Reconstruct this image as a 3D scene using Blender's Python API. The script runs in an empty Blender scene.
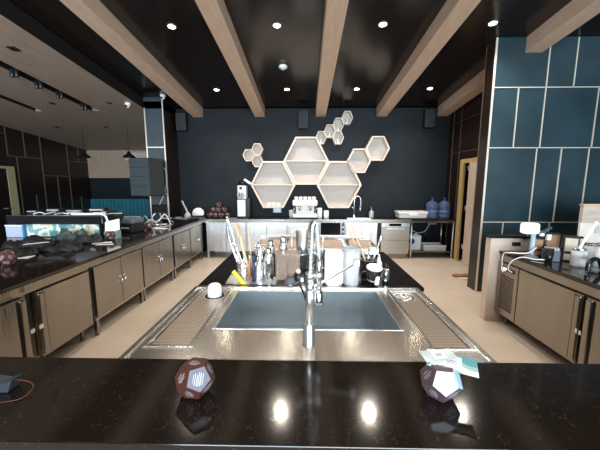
import bpy, bmesh, math, random
from mathutils import Vector, Matrix, Euler
random.seed(7)
D = bpy.data; S = bpy.context.scene; C = S.collection
PI = math.pi

# ------------------------------------------------------------------ materials
MATS = {}
def mat(name, col, rough=.5, metal=0., noise=None, amt=.1, stretch=(1, 1, 1), bump=0., trans=0., emit=0., coat=0., ior=1.45, spec=None, col2=None, alpha=1.):
    if name in MATS: return MATS[name]
    m = D.materials.new(name); m.use_nodes = True
    nt = m.node_tree; b = nt.nodes['Principled BSDF']
    c = (*col, 1)
    b.inputs['Base Color'].default_value = c
    b.inputs['Roughness'].default_value = rough
    b.inputs['Metallic'].default_value = metal
    b.inputs['IOR'].default_value = ior
    b.inputs['Transmission Weight'].default_value = trans
    b.inputs['Coat Weight'].default_value = coat
    b.inputs['Coat Roughness'].default_value = .1
    b.inputs['Alpha'].default_value = alpha
    if spec is not None: b.inputs['Specular IOR Level'].default_value = spec
    if emit:
        b.inputs['Emission Color'].default_value = c; b.inputs['Emission Strength'].default_value = emit
    if noise:
        tc = nt.nodes.new('ShaderNodeTexCoord'); mp = nt.nodes.new('ShaderNodeMapping')
        mp.inputs['Scale'].default_value = stretch
        n = nt.nodes.new('ShaderNodeTexNoise'); n.inputs['Scale'].default_value = noise; n.inputs['Detail'].default_value = 5
        nt.links.new(tc.outputs['Object'], mp.inputs['Vector']); nt.links.new(mp.outputs['Vector'], n.inputs['Vector'])
        mx = nt.nodes.new('ShaderNodeMix'); mx.data_type = 'RGBA'
        c2 = col2 if col2 else tuple(max(0, v*(1-amt*3)) for v in col)
        mx.inputs[6].default_value = c; mx.inputs[7].default_value = (*c2, 1)
        rp = nt.nodes.new('ShaderNodeMapRange'); rp.inputs[1].default_value = .35; rp.inputs[2].default_value = .7
        nt.links.new(n.outputs['Fac'], rp.inputs[0]); nt.links.new(rp.outputs[0], mx.inputs[0])
        nt.links.new(mx.outputs[2], b.inputs['Base Color'])
        if bump:
            bp = nt.nodes.new('ShaderNodeBump'); bp.inputs['Strength'].default_value = bump; bp.inputs['Distance'].default_value = .01
            nt.links.new(n.outputs['Fac'], bp.inputs['Height']); nt.links.new(bp.outputs['Normal'], b.inputs['Normal'])
    MATS[name] = m
    return m

def granite(name, base, speck, rough):
    m = D.materials.new(name); m.use_nodes = True; nt = m.node_tree; b = nt.nodes['Principled BSDF']
    tc = nt.nodes.new('ShaderNodeTexCoord')
    v = nt.nodes.new('ShaderNodeTexVoronoi'); v.inputs['Scale'].default_value = 150
    n = nt.nodes.new('ShaderNodeTexNoise'); n.inputs['Scale'].default_value = 28; n.inputs['Detail'].default_value = 8
    nt.links.new(tc.outputs['Object'], v.inputs['Vector']); nt.links.new(tc.outputs['Object'], n.inputs['Vector'])
    r = nt.nodes.new('ShaderNodeValToRGB'); r.color_ramp.elements[0].position = .08; r.color_ramp.elements[1].position = .20
    r.color_ramp.elements[0].color = (1, 1, 1, 1); r.color_ramp.elements[1].color = (0, 0, 0, 1)
    r2 = nt.nodes.new('ShaderNodeMapRange'); r2.inputs[1].default_value = .48; r2.inputs[2].default_value = .7
    ml = nt.nodes.new('ShaderNodeMath'); ml.operation = 'MULTIPLY'
    nt.links.new(v.outputs['Distance'], r.inputs[0]); nt.links.new(n.outputs['Fac'], r2.inputs[0])
    nt.links.new(r.outputs[0], ml.inputs[0]); nt.links.new(r2.outputs[0], ml.inputs[1])
    mx = nt.nodes.new('ShaderNodeMix'); mx.data_type = 'RGBA'
    mx.inputs[6].default_value = (*base, 1); mx.inputs[7].default_value = (*speck, 1)
    nt.links.new(ml.outputs[0], mx.inputs[0]); nt.links.new(mx.outputs[2], b.inputs['Base Color'])
    b.inputs['Roughness'].default_value = rough
    MATS[name] = m
    return m

GRAN = granite('black_granite', (.010, .0075, .0065), (.34, .27, .19), .10)
STEEL = mat('lit_brushed_steel', (.84, .87, .90), .33, 1, 3, .01, (3, 3, .5), bump=.7)  # paled in colour so the back cabinets look daylit
STEELD = mat('shaded_cabinet_steel', (.33, .30, .26), .27, 1, 2.2, .03, (3, 3, .6), bump=.8)  # same steel darkened and warmed, the dimmer side light put into its colour
STEELH = mat('worktop_steel', (.76, .73, .69), .22, 1, 3, .01, (1, 5, 1), bump=.03)
STEELB = mat('basin_steel', (.52, .57, .60), .30, 1, 3, .03, (2, 2, 1), bump=.6)
CHROME = mat('chrome', (.80, .81, .82), .12, 1)
FRAMEM = mat('frame_steel', (.50, .46, .41), .30, 1)
CHROMEM = mat('satin_chrome', (.82, .84, .85), .32, 1)
DISH = mat('beige_steel', (.55, .51, .46), .38, .95)
PILB = mat('pillar_panel', (.036, .055, .070), .4, 0, 3, .1)
SPK = mat('speaker_cloth', (.022, .027, .031), .7)
OAK = mat('pale_oak', (.60, .44, .33), .55, 0, 3, .05, (8, 1, 8), bump=.05)
OAKL = mat('shelf_oak', (.74, .63, .54), .55, 0, 4, .05, (1, 6, 6))
OAKBACK = mat('shelf_back', (.50, .465, .435), .6, 0, 5, .04, (1, 6, 12))
SOFF = mat('soffit_wood', (.36, .275, .22), .55, 0, 2.5, .07, (6, 1, 6))
CEIL = mat('dark_ceiling', (.012, .008, .007), .20, spec=.5)
NAVY = mat('slate_wall', (.013, .0175, .022), .6, 0, 2.2, .08, spec=.2)
BLUEP = mat('blue_panel', (.0165, .041, .054), .33, 0, 2.0, .14)
BROWNP = mat('dark_brown_panel', (.016, .009, .008), .30, 0, 2.0, .1)
GOLD = mat('champagne_trim', (.74, .69, .60), .3, .4)
GOLDD = mat('dull_brass_trim', (.19, .14, .10), .4, .6)
TAN = mat('tan_panel', (.40, .30, .225), .6, 0, 3, .06, (6, 6, 1))
PINKW = mat('pinkish_tile', (.62, .50, .42), .45, 0, 4, .05)
TEAL = mat('teal_panel', (.02, .20, .27), .5, 0, 4, .08)
WHITE = mat('white_plastic', (.82, .83, .82), .4)
WHITEG = mat('glazed_white', (.85, .85, .82), .2)
BLACK = mat('black_plastic', (.012, .012, .013), .35)
BLACKG = mat('gloss_black', (.008, .008, .010), .12)
GREY = mat('grey_plastic', (.10, .12, .135), .5)
LGREY = mat('light_grey_plastic', (.42, .45, .47), .45)
PALEB = mat('pale_blue_card', (.45, .62, .72), .5)
BROWNC = mat('brown_card', (.13, .035, .022), .45, 0, 30, .15)
BROWNL = mat('reddish_brown_card', (.075, .024, .016), .5, spec=.3)
SILVC = mat('silver_card', (.26, .25, .29), .45)
INK = mat('dark_ink', (.10, .09, .12), .5)
WOODY = mat('yellow_timber', (.50, .35, .15), .55, 0, 4, .1, (8, 8, 1))
WOODS = mat('spoon_wood', (.68, .50, .32), .6)
BROWNW = mat('brown_board', (.40, .31, .25), .55, 0, 6, .15, (1, 8, 1))
YELL = mat('yellow_plastic', (.85, .66, .04), .4)
ORANGE = mat('orange_wood', (.50, .20, .04), .45)
NAVYP = mat('navy_plastic', (.02, .03, .09), .35)
BLUEJ = mat('jug_blue', (.02, .05, .30), .3)
RED = mat('red_plastic', (.55, .04, .03), .4)
GLASS = mat('clear_glass', (.90, .93, .94), .12, trans=.55, ior=1.2)
JUG = mat('bluish_jug', (.30, .42, .68), .12, trans=.8, ior=1.25)
SMOKE = mat('brownish_acrylic', (.80, .68, .58), .12, trans=.8, ior=1.3)
LAMPM = mat('lamp_glow', (1., .80, .52), .5, emit=38)
LEDM = mat('led_glow', (.8, .93, 1.), .5, emit=6)
GRILL = mat('drip_grille_steel', (.58, .51, .44), .38, 1)
DARKIN = mat('dark_recess', (.01, .009, .009), .6)

def floor_mat():
    m = D.materials.new('tan_floor_tile'); m.use_nodes = True; nt = m.node_tree; b = nt.nodes['Principled BSDF']
    tc = nt.nodes.new('ShaderNodeTexCoord')
    br = nt.nodes.new('ShaderNodeTexBrick'); br.offset = 0; br.inputs['Scale'].default_value = 1
    br.inputs['Brick Width'].default_value = .8; br.inputs['Row Height'].default_value = .8
    br.inputs['Mortar Size'].default_value = .0025
    br.inputs['Color1'].default_value = (.50, .43, .36, 1); br.inputs['Color2'].default_value = (.515, .445, .375, 1)
    br.inputs['Mortar'].default_value = (.43, .375, .32, 1)
    n = nt.nodes.new('ShaderNodeTexNoise'); n.inputs['Scale'].default_value = 2.2; n.inputs['Detail'].default_value = 6
    mx = nt.nodes.new('ShaderNodeMix'); mx.data_type = 'RGBA'; mx.blend_type = 'MULTIPLY'
    rp = nt.nodes.new('ShaderNodeValToRGB'); rp.color_ramp.elements[0].color = (.86, .85, .84, 1); rp.color_ramp.elements[0].position = .3; rp.color_ramp.elements[1].position = .7
    nt.links.new(tc.outputs['Object'], br.inputs['Vector']); nt.links.new(tc.outputs['Object'], n.inputs['Vector'])
    nt.links.new(n.outputs['Fac'], rp.inputs[0]); mx.inputs[0].default_value = 1
    nt.links.new(br.outputs['Color'], mx.inputs[6]); nt.links.new(rp.outputs[0], mx.inputs[7])
    nt.links.new(mx.outputs[2], b.inputs['Base Color']); b.inputs['Roughness'].default_value = .38
    return m
FLOORM = floor_mat()

def art_mat():
    m = D.materials.new('printed_card'); m.use_nodes = True; nt = m.node_tree; b = nt.nodes['Principled BSDF']
    tc = nt.nodes.new('ShaderNodeTexCoord')
    n = nt.nodes.new('ShaderNodeTexNoise'); n.inputs['Scale'].default_value = 6; n.inputs['Detail'].default_value = 1
    r = nt.nodes.new('ShaderNodeValToRGB'); r.color_ramp.interpolation = 'CONSTANT'
    e = r.color_ramp.elements; e[0].position = 0; e[0].color = (.06, .24, .27, 1); e[1].position = .40; e[1].color = (.22, .40, .38, 1)
    for p_, c_ in ((.48, (.75, .80, .74, 1)), (.56, (.72, .62, .45, 1)), (.63, (.20, .42, .40, 1))):
        x = e.new(p_); x.color = c_
    nt.links.new(tc.outputs['Object'], n.inputs['Vector']); nt.links.new(n.outputs['Fac'], r.inputs[0])
    nt.links.new(r.outputs[0], b.inputs['Base Color']); b.inputs['Roughness'].default_value = .35
    MATS['printed_card'] = m
    return m
ART = art_mat()

# ------------------------------------------------------------------ mesh helpers
def NB(): return bmesh.new()
def setm(faces, mi):
    for f in faces: f.material_index = mi
def box(bm, x0, x1, y0, y1, z0, z1, mi=0, M=None):
    vs = [bm.verts.new(v) for v in ((x0,y0,z0),(x1,y0,z0),(x1,y1,z0),(x0,y1,z0),(x0,y0,z1),(x1,y0,z1),(x1,y1,z1),(x0,y1,z1))]
    fs = [bm.faces.new([vs[i] for i in q]) for q in ((3,2,1,0),(4,5,6,7),(0,1,5,4),(1,2,6,5),(2,3,7,6),(3,0,4,7))]
    setm(fs, mi)
    if M is not None:
        for v in vs: v.co = M @ v.co
    return fs
def hexa(bm, pts, mi=0):
    vs = [bm.verts.new(p) for p in pts]
    fs = [bm.faces.new([vs[i] for i in q]) for q in ((3,2,1,0),(4,5,6,7),(0,1,5,4),(1,2,6,5),(2,3,7,6),(3,0,4,7))]
    setm(fs, mi)
def prism(bm, poly, axis, a0, a1, mi=0):
    # poly in the two other axes, extruded on axis
    def P(u, v, a):
        return {'x': (a, u, v), 'y': (u, a, v), 'z': (u, v, a)}[axis]
    A = [bm.verts.new(P(u, v, a0)) for u, v in poly]; B = [bm.verts.new(P(u, v, a1)) for u, v in poly]
    n = len(poly); fs = [bm.faces.new(A), bm.faces.new(B[::-1])]
    for i in range(n): fs.append(bm.faces.new((A[i], B[i], B[(i+1) % n], A[(i+1) % n])))
    setm(fs, mi)
    bmesh.ops.recalc_face_normals(bm, faces=fs)
def lathe(bm, prof, cx=0, cy=0, cz=0, n=24, mi=0, M=None, cap=True):
    rings = []; vs_all = []
    for r, z in prof:
        ring = [bm.verts.new((cx+r*math.cos(2*PI*i/n), cy+r*math.sin(2*PI*i/n), cz+z)) for i in range(n)]
        rings.append(ring); vs_all += ring
    fs = []
    for a, b in zip(rings, rings[1:]):
        for i in range(n): fs.append(bm.faces.new((a[i], a[(i+1) % n], b[(i+1) % n], b[i])))
    if cap:
        fs.append(bm.faces.new(rings[0][::-1])); fs.append(bm.faces.new(rings[-1]))
    for f in fs: f.smooth = True
    setm(fs, mi)
    if M is not None:
        for v in vs_all: v.co = M @ v.co
def tube(bm, pts, r, n=8, mi=0, r2=None):
    pts = [Vector(p) for p in pts]; rings = []; up = Vector((0, 0, 1))
    prev = None
    for i, p in enumerate(pts):
        d = (pts[min(i+1, len(pts)-1)] - pts[max(i-1, 0)]).normalized()
        if prev is None:
            a = d.cross(up)
            if a.length < .05: a = d.cross(Vector((1, 0, 0)))
            a.normalize()
        else:
            a = (prev - d*prev.dot(d))
            if a.length < 1e-4: a = d.cross(up)
            a.normalize()
        prev = a; b = d.cross(a)
        rr = r if r2 is None else r + (r2-r)*i/(len(pts)-1)
        rings.append([bm.verts.new(p + (a*math.cos(2*PI*k/n) + b*math.sin(2*PI*k/n))*rr) for k in range(n)])
    fs = []
    for u, v in zip(rings, rings[1:]):
        for k in range(n): fs.append(bm.faces.new((u[k], u[(k+1) % n], v[(k+1) % n], v[k])))
    fs.append(bm.faces.new(rings[0][::-1])); fs.append(bm.faces.new(rings[-1]))
    for f in fs[:-2]: f.smooth = True
    setm(fs, mi)
    bmesh.ops.recalc_face_normals(bm, faces=fs)
def curve(pts, n=6):
    P = [Vector(p) for p in pts]; out = []
    for i in range(len(P)-1):
        p0 = P[max(i-1, 0)]; p1 = P[i]; p2 = P[i+1]; p3 = P[min(i+2, len(P)-1)]
        for k in range(n):
            t = k/n
            out.append(.5*((2*p1)+(p2-p0)*t+(2*p0-5*p1+4*p2-p3)*t*t+(3*p1-p0-3*p2+p3)*t**3))
    out.append(P[-1]); return out
def ball(bm, c, r, n=16, mi=0, sz=(1, 1, 1)):
    res = bmesh.ops.create_uvsphere(bm, u_segments=n, v_segments=max(6, n//2), radius=r)
    for v in res['verts']:
        v.co = Vector((v.co.x*sz[0]+c[0], v.co.y*sz[1]+c[1], v.co.z*sz[2]+c[2]))
    for f in {f for v in res['verts'] for f in v.link_faces}: f.smooth = True; f.material_index = mi
def rbox(bm, w, d, h, r, M=None, mi=0, seg=5):
    # box with rounded vertical (z) edges, centred in x,y, base at z=0
    pts = []
    for cx, cy, a0 in ((w/2-r, d/2-r, 0), (-w/2+r, d/2-r, PI/2), (-w/2+r, -d/2+r, PI), (w/2-r, -d/2+r, 1.5*PI)):
        for k in range(seg+1):
            a = a0 + PI/2*k/seg; pts.append((cx+r*math.cos(a), cy+r*math.sin(a)))
    A = [bm.verts.new((x, y, 0)) for x, y in pts]; B = [bm.verts.new((x, y, h)) for x, y in pts]; n = len(pts)
    fs = [bm.faces.new(A[::-1]), bm.faces.new(B)]
    for i in range(n): fs.append(bm.faces.new((A[i], A[(i+1) % n], B[(i+1) % n], B[i])))
    setm(fs, mi)
    if M is not None:
        for v in A+B: v.co = M @ v.co

def obj(name, bm, ms, parent=None, bevel=0, label=None, cat=None, group=None, kind=None, loc=None, seg=2):
    me = D.meshes.new(name); bm.to_mesh(me); bm.free()
    if not isinstance(ms, (list, tuple)): ms = [ms]
    for m in ms: me.materials.append(m)
    o = D.objects.new(name, me); C.objects.link(o)
    if parent is not None: o.parent = parent
    if loc is not None: o.location = loc
    if bevel:
        b = o.modifiers.new('bevel', 'BEVEL'); b.width = bevel; b.segments = seg; b.limit_method = 'ANGLE'; b.angle_limit = .7
    if label: o['label'] = label
    if cat: o['category'] = cat
    if group: o['group'] = group
    if kind: o['kind'] = kind
    return o
def thing(name, label, cat, loc=(0, 0, 0), rz=0, group=None, rot=None):
    o = D.objects.new(name, None); C.objects.link(o); o.empty_display_size = .05
    o.location = loc; o.rotation_euler = rot if rot else (0, 0, rz)
    o['label'] = label; o['category'] = cat
    if group: o['group'] = group
    return o
def dup(root, loc, label, rz=0, group=None, rot=None):
    def cp(o, par):
        c = o.copy(); C.objects.link(c); c.parent = par
        for ch in [k for k in D.objects if k.parent == o and k != c]: cp(ch, c)
        return c
    r = cp(root, None); r.location = loc; r.rotation_euler = rot if rot else (0, 0, rz); r['label'] = label
    if group: r['group'] = group
    return r
def struct(name, bm, ms, bevel=0, parent=None):
    return obj(name, bm, ms, parent, bevel, kind='structure' if parent is None else None)

SL = -.107
def CZ(y, off=0.): return 3.362 + SL*(y-7.15) + off

# ------------------------------------------------------------------ setting
bm = NB(); box(bm, -7.8, 5.2, -7.2, 10.8, -.08, 0); struct('floor', bm, FLOORM)
bm = NB(); prism(bm, [(-7.2, CZ(-7.2)), (10.8, CZ(10.8)), (10.8, CZ(10.8, .1)), (-7.2, CZ(-7.2, .1))], 'x', -7.8, 5.2)
struct('ceiling', bm, CEIL)
# dropped timber ceiling over the neighbouring room, with dark recessed slots
bm = NB()
segs = [(-7.8, -5.86), (-5.70, -4.62), (-4.44, -3.42)]
for a, b in segs:
    prism(bm, [(-7.2, CZ(-7.2, -.22)), (10.6, CZ(10.6, -.22)), (10.6, CZ(10.6, -.012)), (-7.2, CZ(-7.2, -.012))], 'x', a, b)
for a, b in ((-5.86, -5.70), (-4.62, -4.44)):
    prism(bm, [(6.66, CZ(6.66, -.22)), (10.6, CZ(10.6, -.22)), (10.6, CZ(10.6, -.02)), (6.66, CZ(6.66, -.02))], 'x', a, b)
    prism(bm, [(-7.2, CZ(-7.2, -.13)), (6.66, CZ(6.66, -.13)), (6.66, CZ(6.66, -.02)), (-7.2, CZ(-7.2, -.02))], 'x', a, b, 1)
prism(bm, [(-7.2, CZ(-7.2, -.22)), (10.6, CZ(10.6, -.22)), (10.6, CZ(10.6, -.012)), (-7.2, CZ(-7.2, -.012))], 'x', -3.42, -3.40, 1)
for a, b in ((-5.86, -5.70), (-4.62, -4.44)):
    for x0, x1 in ((a-.002, a+.004), (b-.004, b+.002)): prism(bm, [(-7.2, CZ(-7.2, -.219)), (6.66, CZ(6.66, -.219)), (6.66, CZ(6.66, -.10)), (-7.2, CZ(-7.2, -.10))], 'x', x0, x1, 1)
struct('ceiling_left', bm, [SOFF, DARKIN])

bm = NB(); box(bm, -3.0, 3.27, 7.15, 7.3, 0, CZ(7.3, -.002)); struct('wall_back', bm, NAVY)
# pillar with blue panels framed in champagne trim
bm = NB(); box(bm, -3.40, -3.0, 6.5, 7.3, 0, CZ(7.3, -.002)-.0)
hexa(bm, [(-3.40, 6.5, 3.2), (-3.0, 6.5, 3.2), (-3.0, 7.3, 3.2), (-3.40, 7.3, 3.2), (-3.40, 6.5, CZ(6.5)-.003), (-3.0, 6.5, CZ(6.5)-.003), (-3.0, 7.3, CZ(7.3)-.003), (-3.4, 7.3, CZ(7.3)-.003)])
setm([f for f in bm.faces if f.calc_center_median().x > -3.02], 2)
for x in (-3.40, -3.015): box(bm, x, x+.022, 6.485, 6.505, 0, 3.42 if x > -3.2 else 3.21, 1)
for z in (.75, 1.42, 2.41): box(bm, -3.40, -3.0, 6.488, 6.505, z-.01, z+.01, 1)
struct('wall_pillar', bm, [PILB, GOLD, BROWNP])
bm = NB(); box(bm, -3.5, -3.4, 7.3, 10.6, 0, CZ(10.6, -.23)); struct('wall_partition', bm, NAVY)

# blue panelled wall on the right, short return towards the back
bm = NB()
BX = 2.615
hexa(bm, [(BX, 4.5, 0), (5.2, 4.5, 0), (5.2, 4.72, 0), (BX, 4.72, 0), (BX, 4.5, CZ(4.5)-.003), (5.2, 4.5, CZ(4.5)-.003), (5.2, 4.72, CZ(4.72)-.003), (BX, 4.72, CZ(4.72)-.003)])
setm([f for f in bm.faces if f.calc_center_median().x < BX+.01], 2)
def g(x0, x1, z0, z1): box(bm, x0, x1, 4.488, 4.502, z0, z1, 1)
g(BX-.003, BX+.022, 0, CZ(4.5)-.01)
for z in (1.08, 2.16, 2.985): g(BX, 5.2, z-.006, z+.006)
for x in (2.94, 3.62, 4.3): g(x-.0055, x+.0055, 0, 1.08)
for x in (3.32, 3.67, 4.06, 4.65): g(x-.0065, x+.0065, 1.08, 2.16)
for x in (2.98, 3.355, 4.085, 4.45): g(x-.0065, x+.0065, 2.16, 2.985)
for x in (3.355, 3.73, 4.4): g(x-.007, x+.007, 2.985, CZ(4.5)-.01)
box(bm, BX-.004, BX+.01, 4.71, 4.725, 0, CZ(4.72)-.01, 3)
struct('wall_right_front', bm, [BLUEP, GOLD, BROWNP, GOLDD])
# dark side wall with the door
bm = NB(); DY0, DY1, DZ = 5.50, 6.46, 2.14
def wseg(y0, y1, z0, zt=None):
    t0 = CZ(y0)-.003 if zt is None else zt; t1 = CZ(y1)-.003 if zt is None else zt
    prism(bm, [(y0, z0), (y1, z0), (y1, t1), (y0, t0)], 'x', 3.27, 3.42)
wseg(4.72, DY0, 0); wseg(DY1, 7.3, 0); wseg(DY0, DY1, DZ)
for y in (5.2, 5.9, 6.62, 6.95): box(bm, 3.262, 3.272, y-.007, y+.007, 2.3 if 5.4 < y < 6.5 else 0, CZ(y)-.02, 1)
for z in (2.3, 2.95): box(bm, 3.262, 3.272, 4.85, 7.12, z-.006, z+.006, 1)
struct('wall_right_back', bm, [BROWNP, GOLDD])
d = thing('door_1', 'yellowish timber door frame with a pale leaf standing ajar in dark wall', 'door', (0, 0, 0)); d['kind'] = 'structure'
bm = NB(); box(bm, 3.235, 3.28, DY1-.12, DY1+.02, 0, DZ); box(bm, 3.235, 3.28, DY0, DY0+.08, 0, DZ); box(bm, 3.235, 3.28, DY0+.08, DY1-.12, DZ-.08, DZ)
obj('door_frame', bm, WOODY, d, .004)
bm = NB(); box(bm, 3.245, 3.285, DY0+.08, 6.14, .01, DZ-.085); obj('door_leaf', bm, PINKW, d, .003)
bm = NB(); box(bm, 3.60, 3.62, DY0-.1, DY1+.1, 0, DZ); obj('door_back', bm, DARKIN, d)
bm = NB()
for z in (.35, 1.15, 1.95): lathe(bm, [(.016, -.05), (.016, .05)], 3.262, 6.17, z, 10); box(bm, 3.24, 3.27, 6.14, 6.20, z-.045, z+.045)
obj('hinge', bm, CHROMEM, d)
bm = NB(); box(bm, -7.8, -3.4, 10.6, 10.75, 0, CZ(10.6, -.225)); 
box(bm, -7.65, -3.5, 10.56, 10.6, 1.83, CZ(10.6, -.225), 1); box(bm, -7.65, -3.5, 10.52, 10.6, .0, 1.09, 2)
for i in range(30): box(bm, -7.6+i*.135, -7.59+i*.135, 10.515, 10.53, 0, 1.09, 3)
box(bm, -6.3, -3.5, 10.54, 10.565, 2.45, 2.70, 4)
struct('wall_far', bm, [NAVY, TAN, TEAL, DARKIN, PINKW])
bm = NB(); box(bm, -7.8, -7.65, -7.2, 10.6, 0, CZ(-7.2))
for y, z0, z1 in ((7.72, 2.35, 3.1), (7.95, 0, 2.35), (8.21, 2.35, 3.1), (8.71, 0, 3.1), (9.2, 0, 1.87), (9.68, 0, 3.0), (10.15, 2.35, 3.), (10.1, 0, 1.2), (6.9, 2.1, 3.2), (8.4, 0, 1.3)):
    box(bm, -7.66, -7.635, y-.012, y+.012, z0, z1, 1)
for y0, y1, z in ((7.7, 8.71, 2.35), (8.71, 9.68, 1.87), (9.68, 10.55, 2.35), (5, 7.7, 2.9)): box(bm, -7.66, -7.635, y0, y1, z-.012, z+.012, 1)
for v in bm.verts:
    if v.co.z > 4: v.co.z = CZ(v.co.y, -.1)
struct('wall_left', bm, [BROWNP, GOLDD])
d = thing('door_2', 'pale yellowish door jamb with dark door in far left wall', 'door', (0, 0, 0)); d['kind'] = 'structure'
bm = NB(); box(bm, -7.66, -7.60, 7.60, 7.80, 0, 2.08); box(bm, -7.66, -7.60, 6.48, 6.66, 0, 2.08); box(bm, -7.66, -7.60, 6.66, 7.60, 2.02, 2.08); obj('door_frame', bm, mat('pale_olive_timber', (.40, .34, .20), .5), d)
bm = NB(); box(bm, -7.655, -7.62, 6.66, 7.60, 0, 2.02); obj('door_leaf', bm, BROWNP, d)
bm = NB(); box(bm, -7.62, -7.57, 7.45, 7.57, 1.0, 1.03); obj('door_handle', bm, CHROMEM, d)
# wall behind the photographer with tall assumed windows, unseen openings added for daylight
bm = NB()
ZW0, ZW1 = .4, 3.9
box(bm, -7.8, 5.2, -7.2, -7.05, 0, ZW0); box(bm, -7.8, 5.2, -7.2, -7.05, ZW1, CZ(-7.05)-.003)
WX = [-7.8, -3.3, -3.1, -1.2, -1.1, .8, .9, 2.8, 2.9, 4.6, 4.7, 5.2]
for i in (0, 2, 4, 6, 8, 10):
    if i in (0, 10): box(bm, WX[i], WX[i+1], -7.2, -7.05, ZW0, ZW1)
for x in (-1.15, .85, 2.85): box(bm, x-.05, x+.05, -7.18, -7.07, ZW0, ZW1)
struct('wall_front', bm, PINKW)
bm = NB(); box(bm, 5.05, 5.2, -7.05, 4.5, 0, CZ(4.5)-.003); struct('wall_right', bm, BLUEP)

# ceiling beams
def beam(x, y0, y1, label):
    bm = NB(); a = x-.115; b = x+.115
    hexa(bm, [(a, y0, CZ(y0, -.205)), (b, y0, CZ(y0, -.205)), (b, y1, CZ(y1, -.205)), (a, y1, CZ(y1, -.205)),
              (a, y0, CZ(y0)), (b, y0, CZ(y0)), (b, y1, CZ(y1)), (a, y1, CZ(y1))])
    return obj('ceiling_beam', bm, OAK, None, .004, label, 'beam', 'pale timber beams under the dark ceiling')
beam(-2.485, -7.0, 7.15, 'leftmost pale timber ceiling beam, beside the dropped timber ceiling')
beam(-1.06, -7.0, 7.15, 'pale timber ceiling beam, second from the left')
beam(.33, -7.0, 7.15, 'pale timber ceiling beam above the middle of the hexagon shelves')
beam(1.715, -7.0, 7.15, 'pale timber ceiling beam, next right of the middle one')
beam(3.14, -7.0, 4.5, 'pale timber ceiling beam ending against the blue panelled wall')
beam(3.09, 4.72, 7.15, 'short pale timber ceiling beam behind the blue panelled wall')

# ------------------------------------------------------------------ ceiling fittings
def downlight(x, y, lab, first=[None]):
    rot = (math.atan(SL), 0, 0)
    if first[0] is None:
        t = thing('downlight', lab, 'light', (x, y, CZ(y)), 0, 'recessed ceiling downlights', rot)
        bm = NB(); lathe(bm, [(.062, -.001), (.062, -.012), (.048, -.014), (.046, -.003), (.062, -.001)], n=24, cap=False); obj('bezel', bm, GREY, t)
        bm = NB(); lathe(bm, [(.001, -.006), (.044, -.007), (.044, -.003), (.001, -.003)], n=20, cap=False); obj('bulb', bm, LAMPM, t)
        first[0] = t
    else: t = dup(first[0], (x, y, CZ(y)), lab, group='recessed ceiling downlights', rot=rot)
    L = D.lights.new('downlight_beam', 'SPOT'); L.energy = 120; L.color = (1, .89, .76); L.spot_size = 2.3; L.spot_blend = .9; L.shadow_soft_size = .05
    lo = D.objects.new('downlight_beam', L); C.objects.link(lo); lo.location = (x, y, CZ(y)-.03)
nm = ['left of the second beam', 'between the second beam and the middle beam', 'between the middle beam and the fourth beam', 'between the fourth beam and the blue wall']
for i, x in enumerate((-1.75, -.38, .98, 2.375)):
    downlight(x, 4.19, 'lit front-row downlight, ' + nm[i])
for i, x in enumerate((-1.755, -.376, .98, 2.385)):
    downlight(x, 6.15, 'lit downlight near back wall, ' + nm[i])
for i, x in enumerate((-1.75, -.38, .98, 2.375)):     # assumed rows overhead, out of view, added to light the bar
    for y in (2.25, .3):
        L = D.lights.new('downlight_beam', 'SPOT'); L.energy = 60; L.color = (1, .89, .76); L.spot_size = 2.3; L.spot_blend = .9; L.shadow_soft_size = .05
        lo = D.objects.new('downlight_beam', L); C.objects.link(lo); lo.location = (x, y, CZ(y)-.03)
t = thing('smoke_detector', 'small white smoke detector on the dark ceiling between two beams', 'detector', (-.381, 5.218, CZ(5.218)))
bm = NB(); lathe(bm, [(.055, 0), (.072, -.02), (.066, -.045), (.036, -.062)]); obj('body', bm, WHITE, t)
bm = NB(); lathe(bm, [(.036, -.062), (.026, -.076)]); obj('sensor_cap', bm, LGREY, t)
def dome_cam(x, y, z, lab):
    t = thing('security_camera', lab, 'camera', (x, y, z))
    bm = NB(); lathe(bm, [(.055, 0), (.055, -.025), (.05, -.05)]); obj('base', bm, WHITE, t)
    bm = NB(); ball(bm, (0, -.015, -.06), .045, 14); obj('dome', bm, WHITE, t)
    bm = NB(); lathe(bm, [(.02, 0), (.02, .02)], M=Matrix.Translation((0, -.05, -.07)) @ Matrix.Rotation(PI/2+.4, 4, 'X')); obj('lens', bm, BLACKG, t)
dome_cam(-2.93, 6.38, CZ(6.38), 'small white camera on the ceiling above the blue pillar')
dome_cam(-3.56, 6.2, CZ(6.2, -.22), 'white camera under the dropped timber ceiling near the pillar')
for i, (x, y) in enumerate(((-4.53, 4.85), (-4.53, 5.27), (-4.53, 5.70), (-4.53, 6.3))):
    lab = ['nearest', 'second nearest', 'third nearest', 'farthest'][i] + ' black spotlight hanging in the slot of the timber ceiling'
    t = thing('track_spotlight', lab, 'light', (x, y, CZ(y, -.13)), 0, 'spotlights in the ceiling slot')
    bm = NB(); tube(bm, [(0, 0, 0), (0, 0, -.07)], .008); obj('stem', bm, BLACK, t)
    bm = NB()
    for s in (-.035, .035): lathe(bm, [(.026, -.19), (.03, -.18), (.03, -.07), (.02, -.06)], s, 0, 0, 12)
    obj('lamp_head', bm, BLACK, t)
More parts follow.
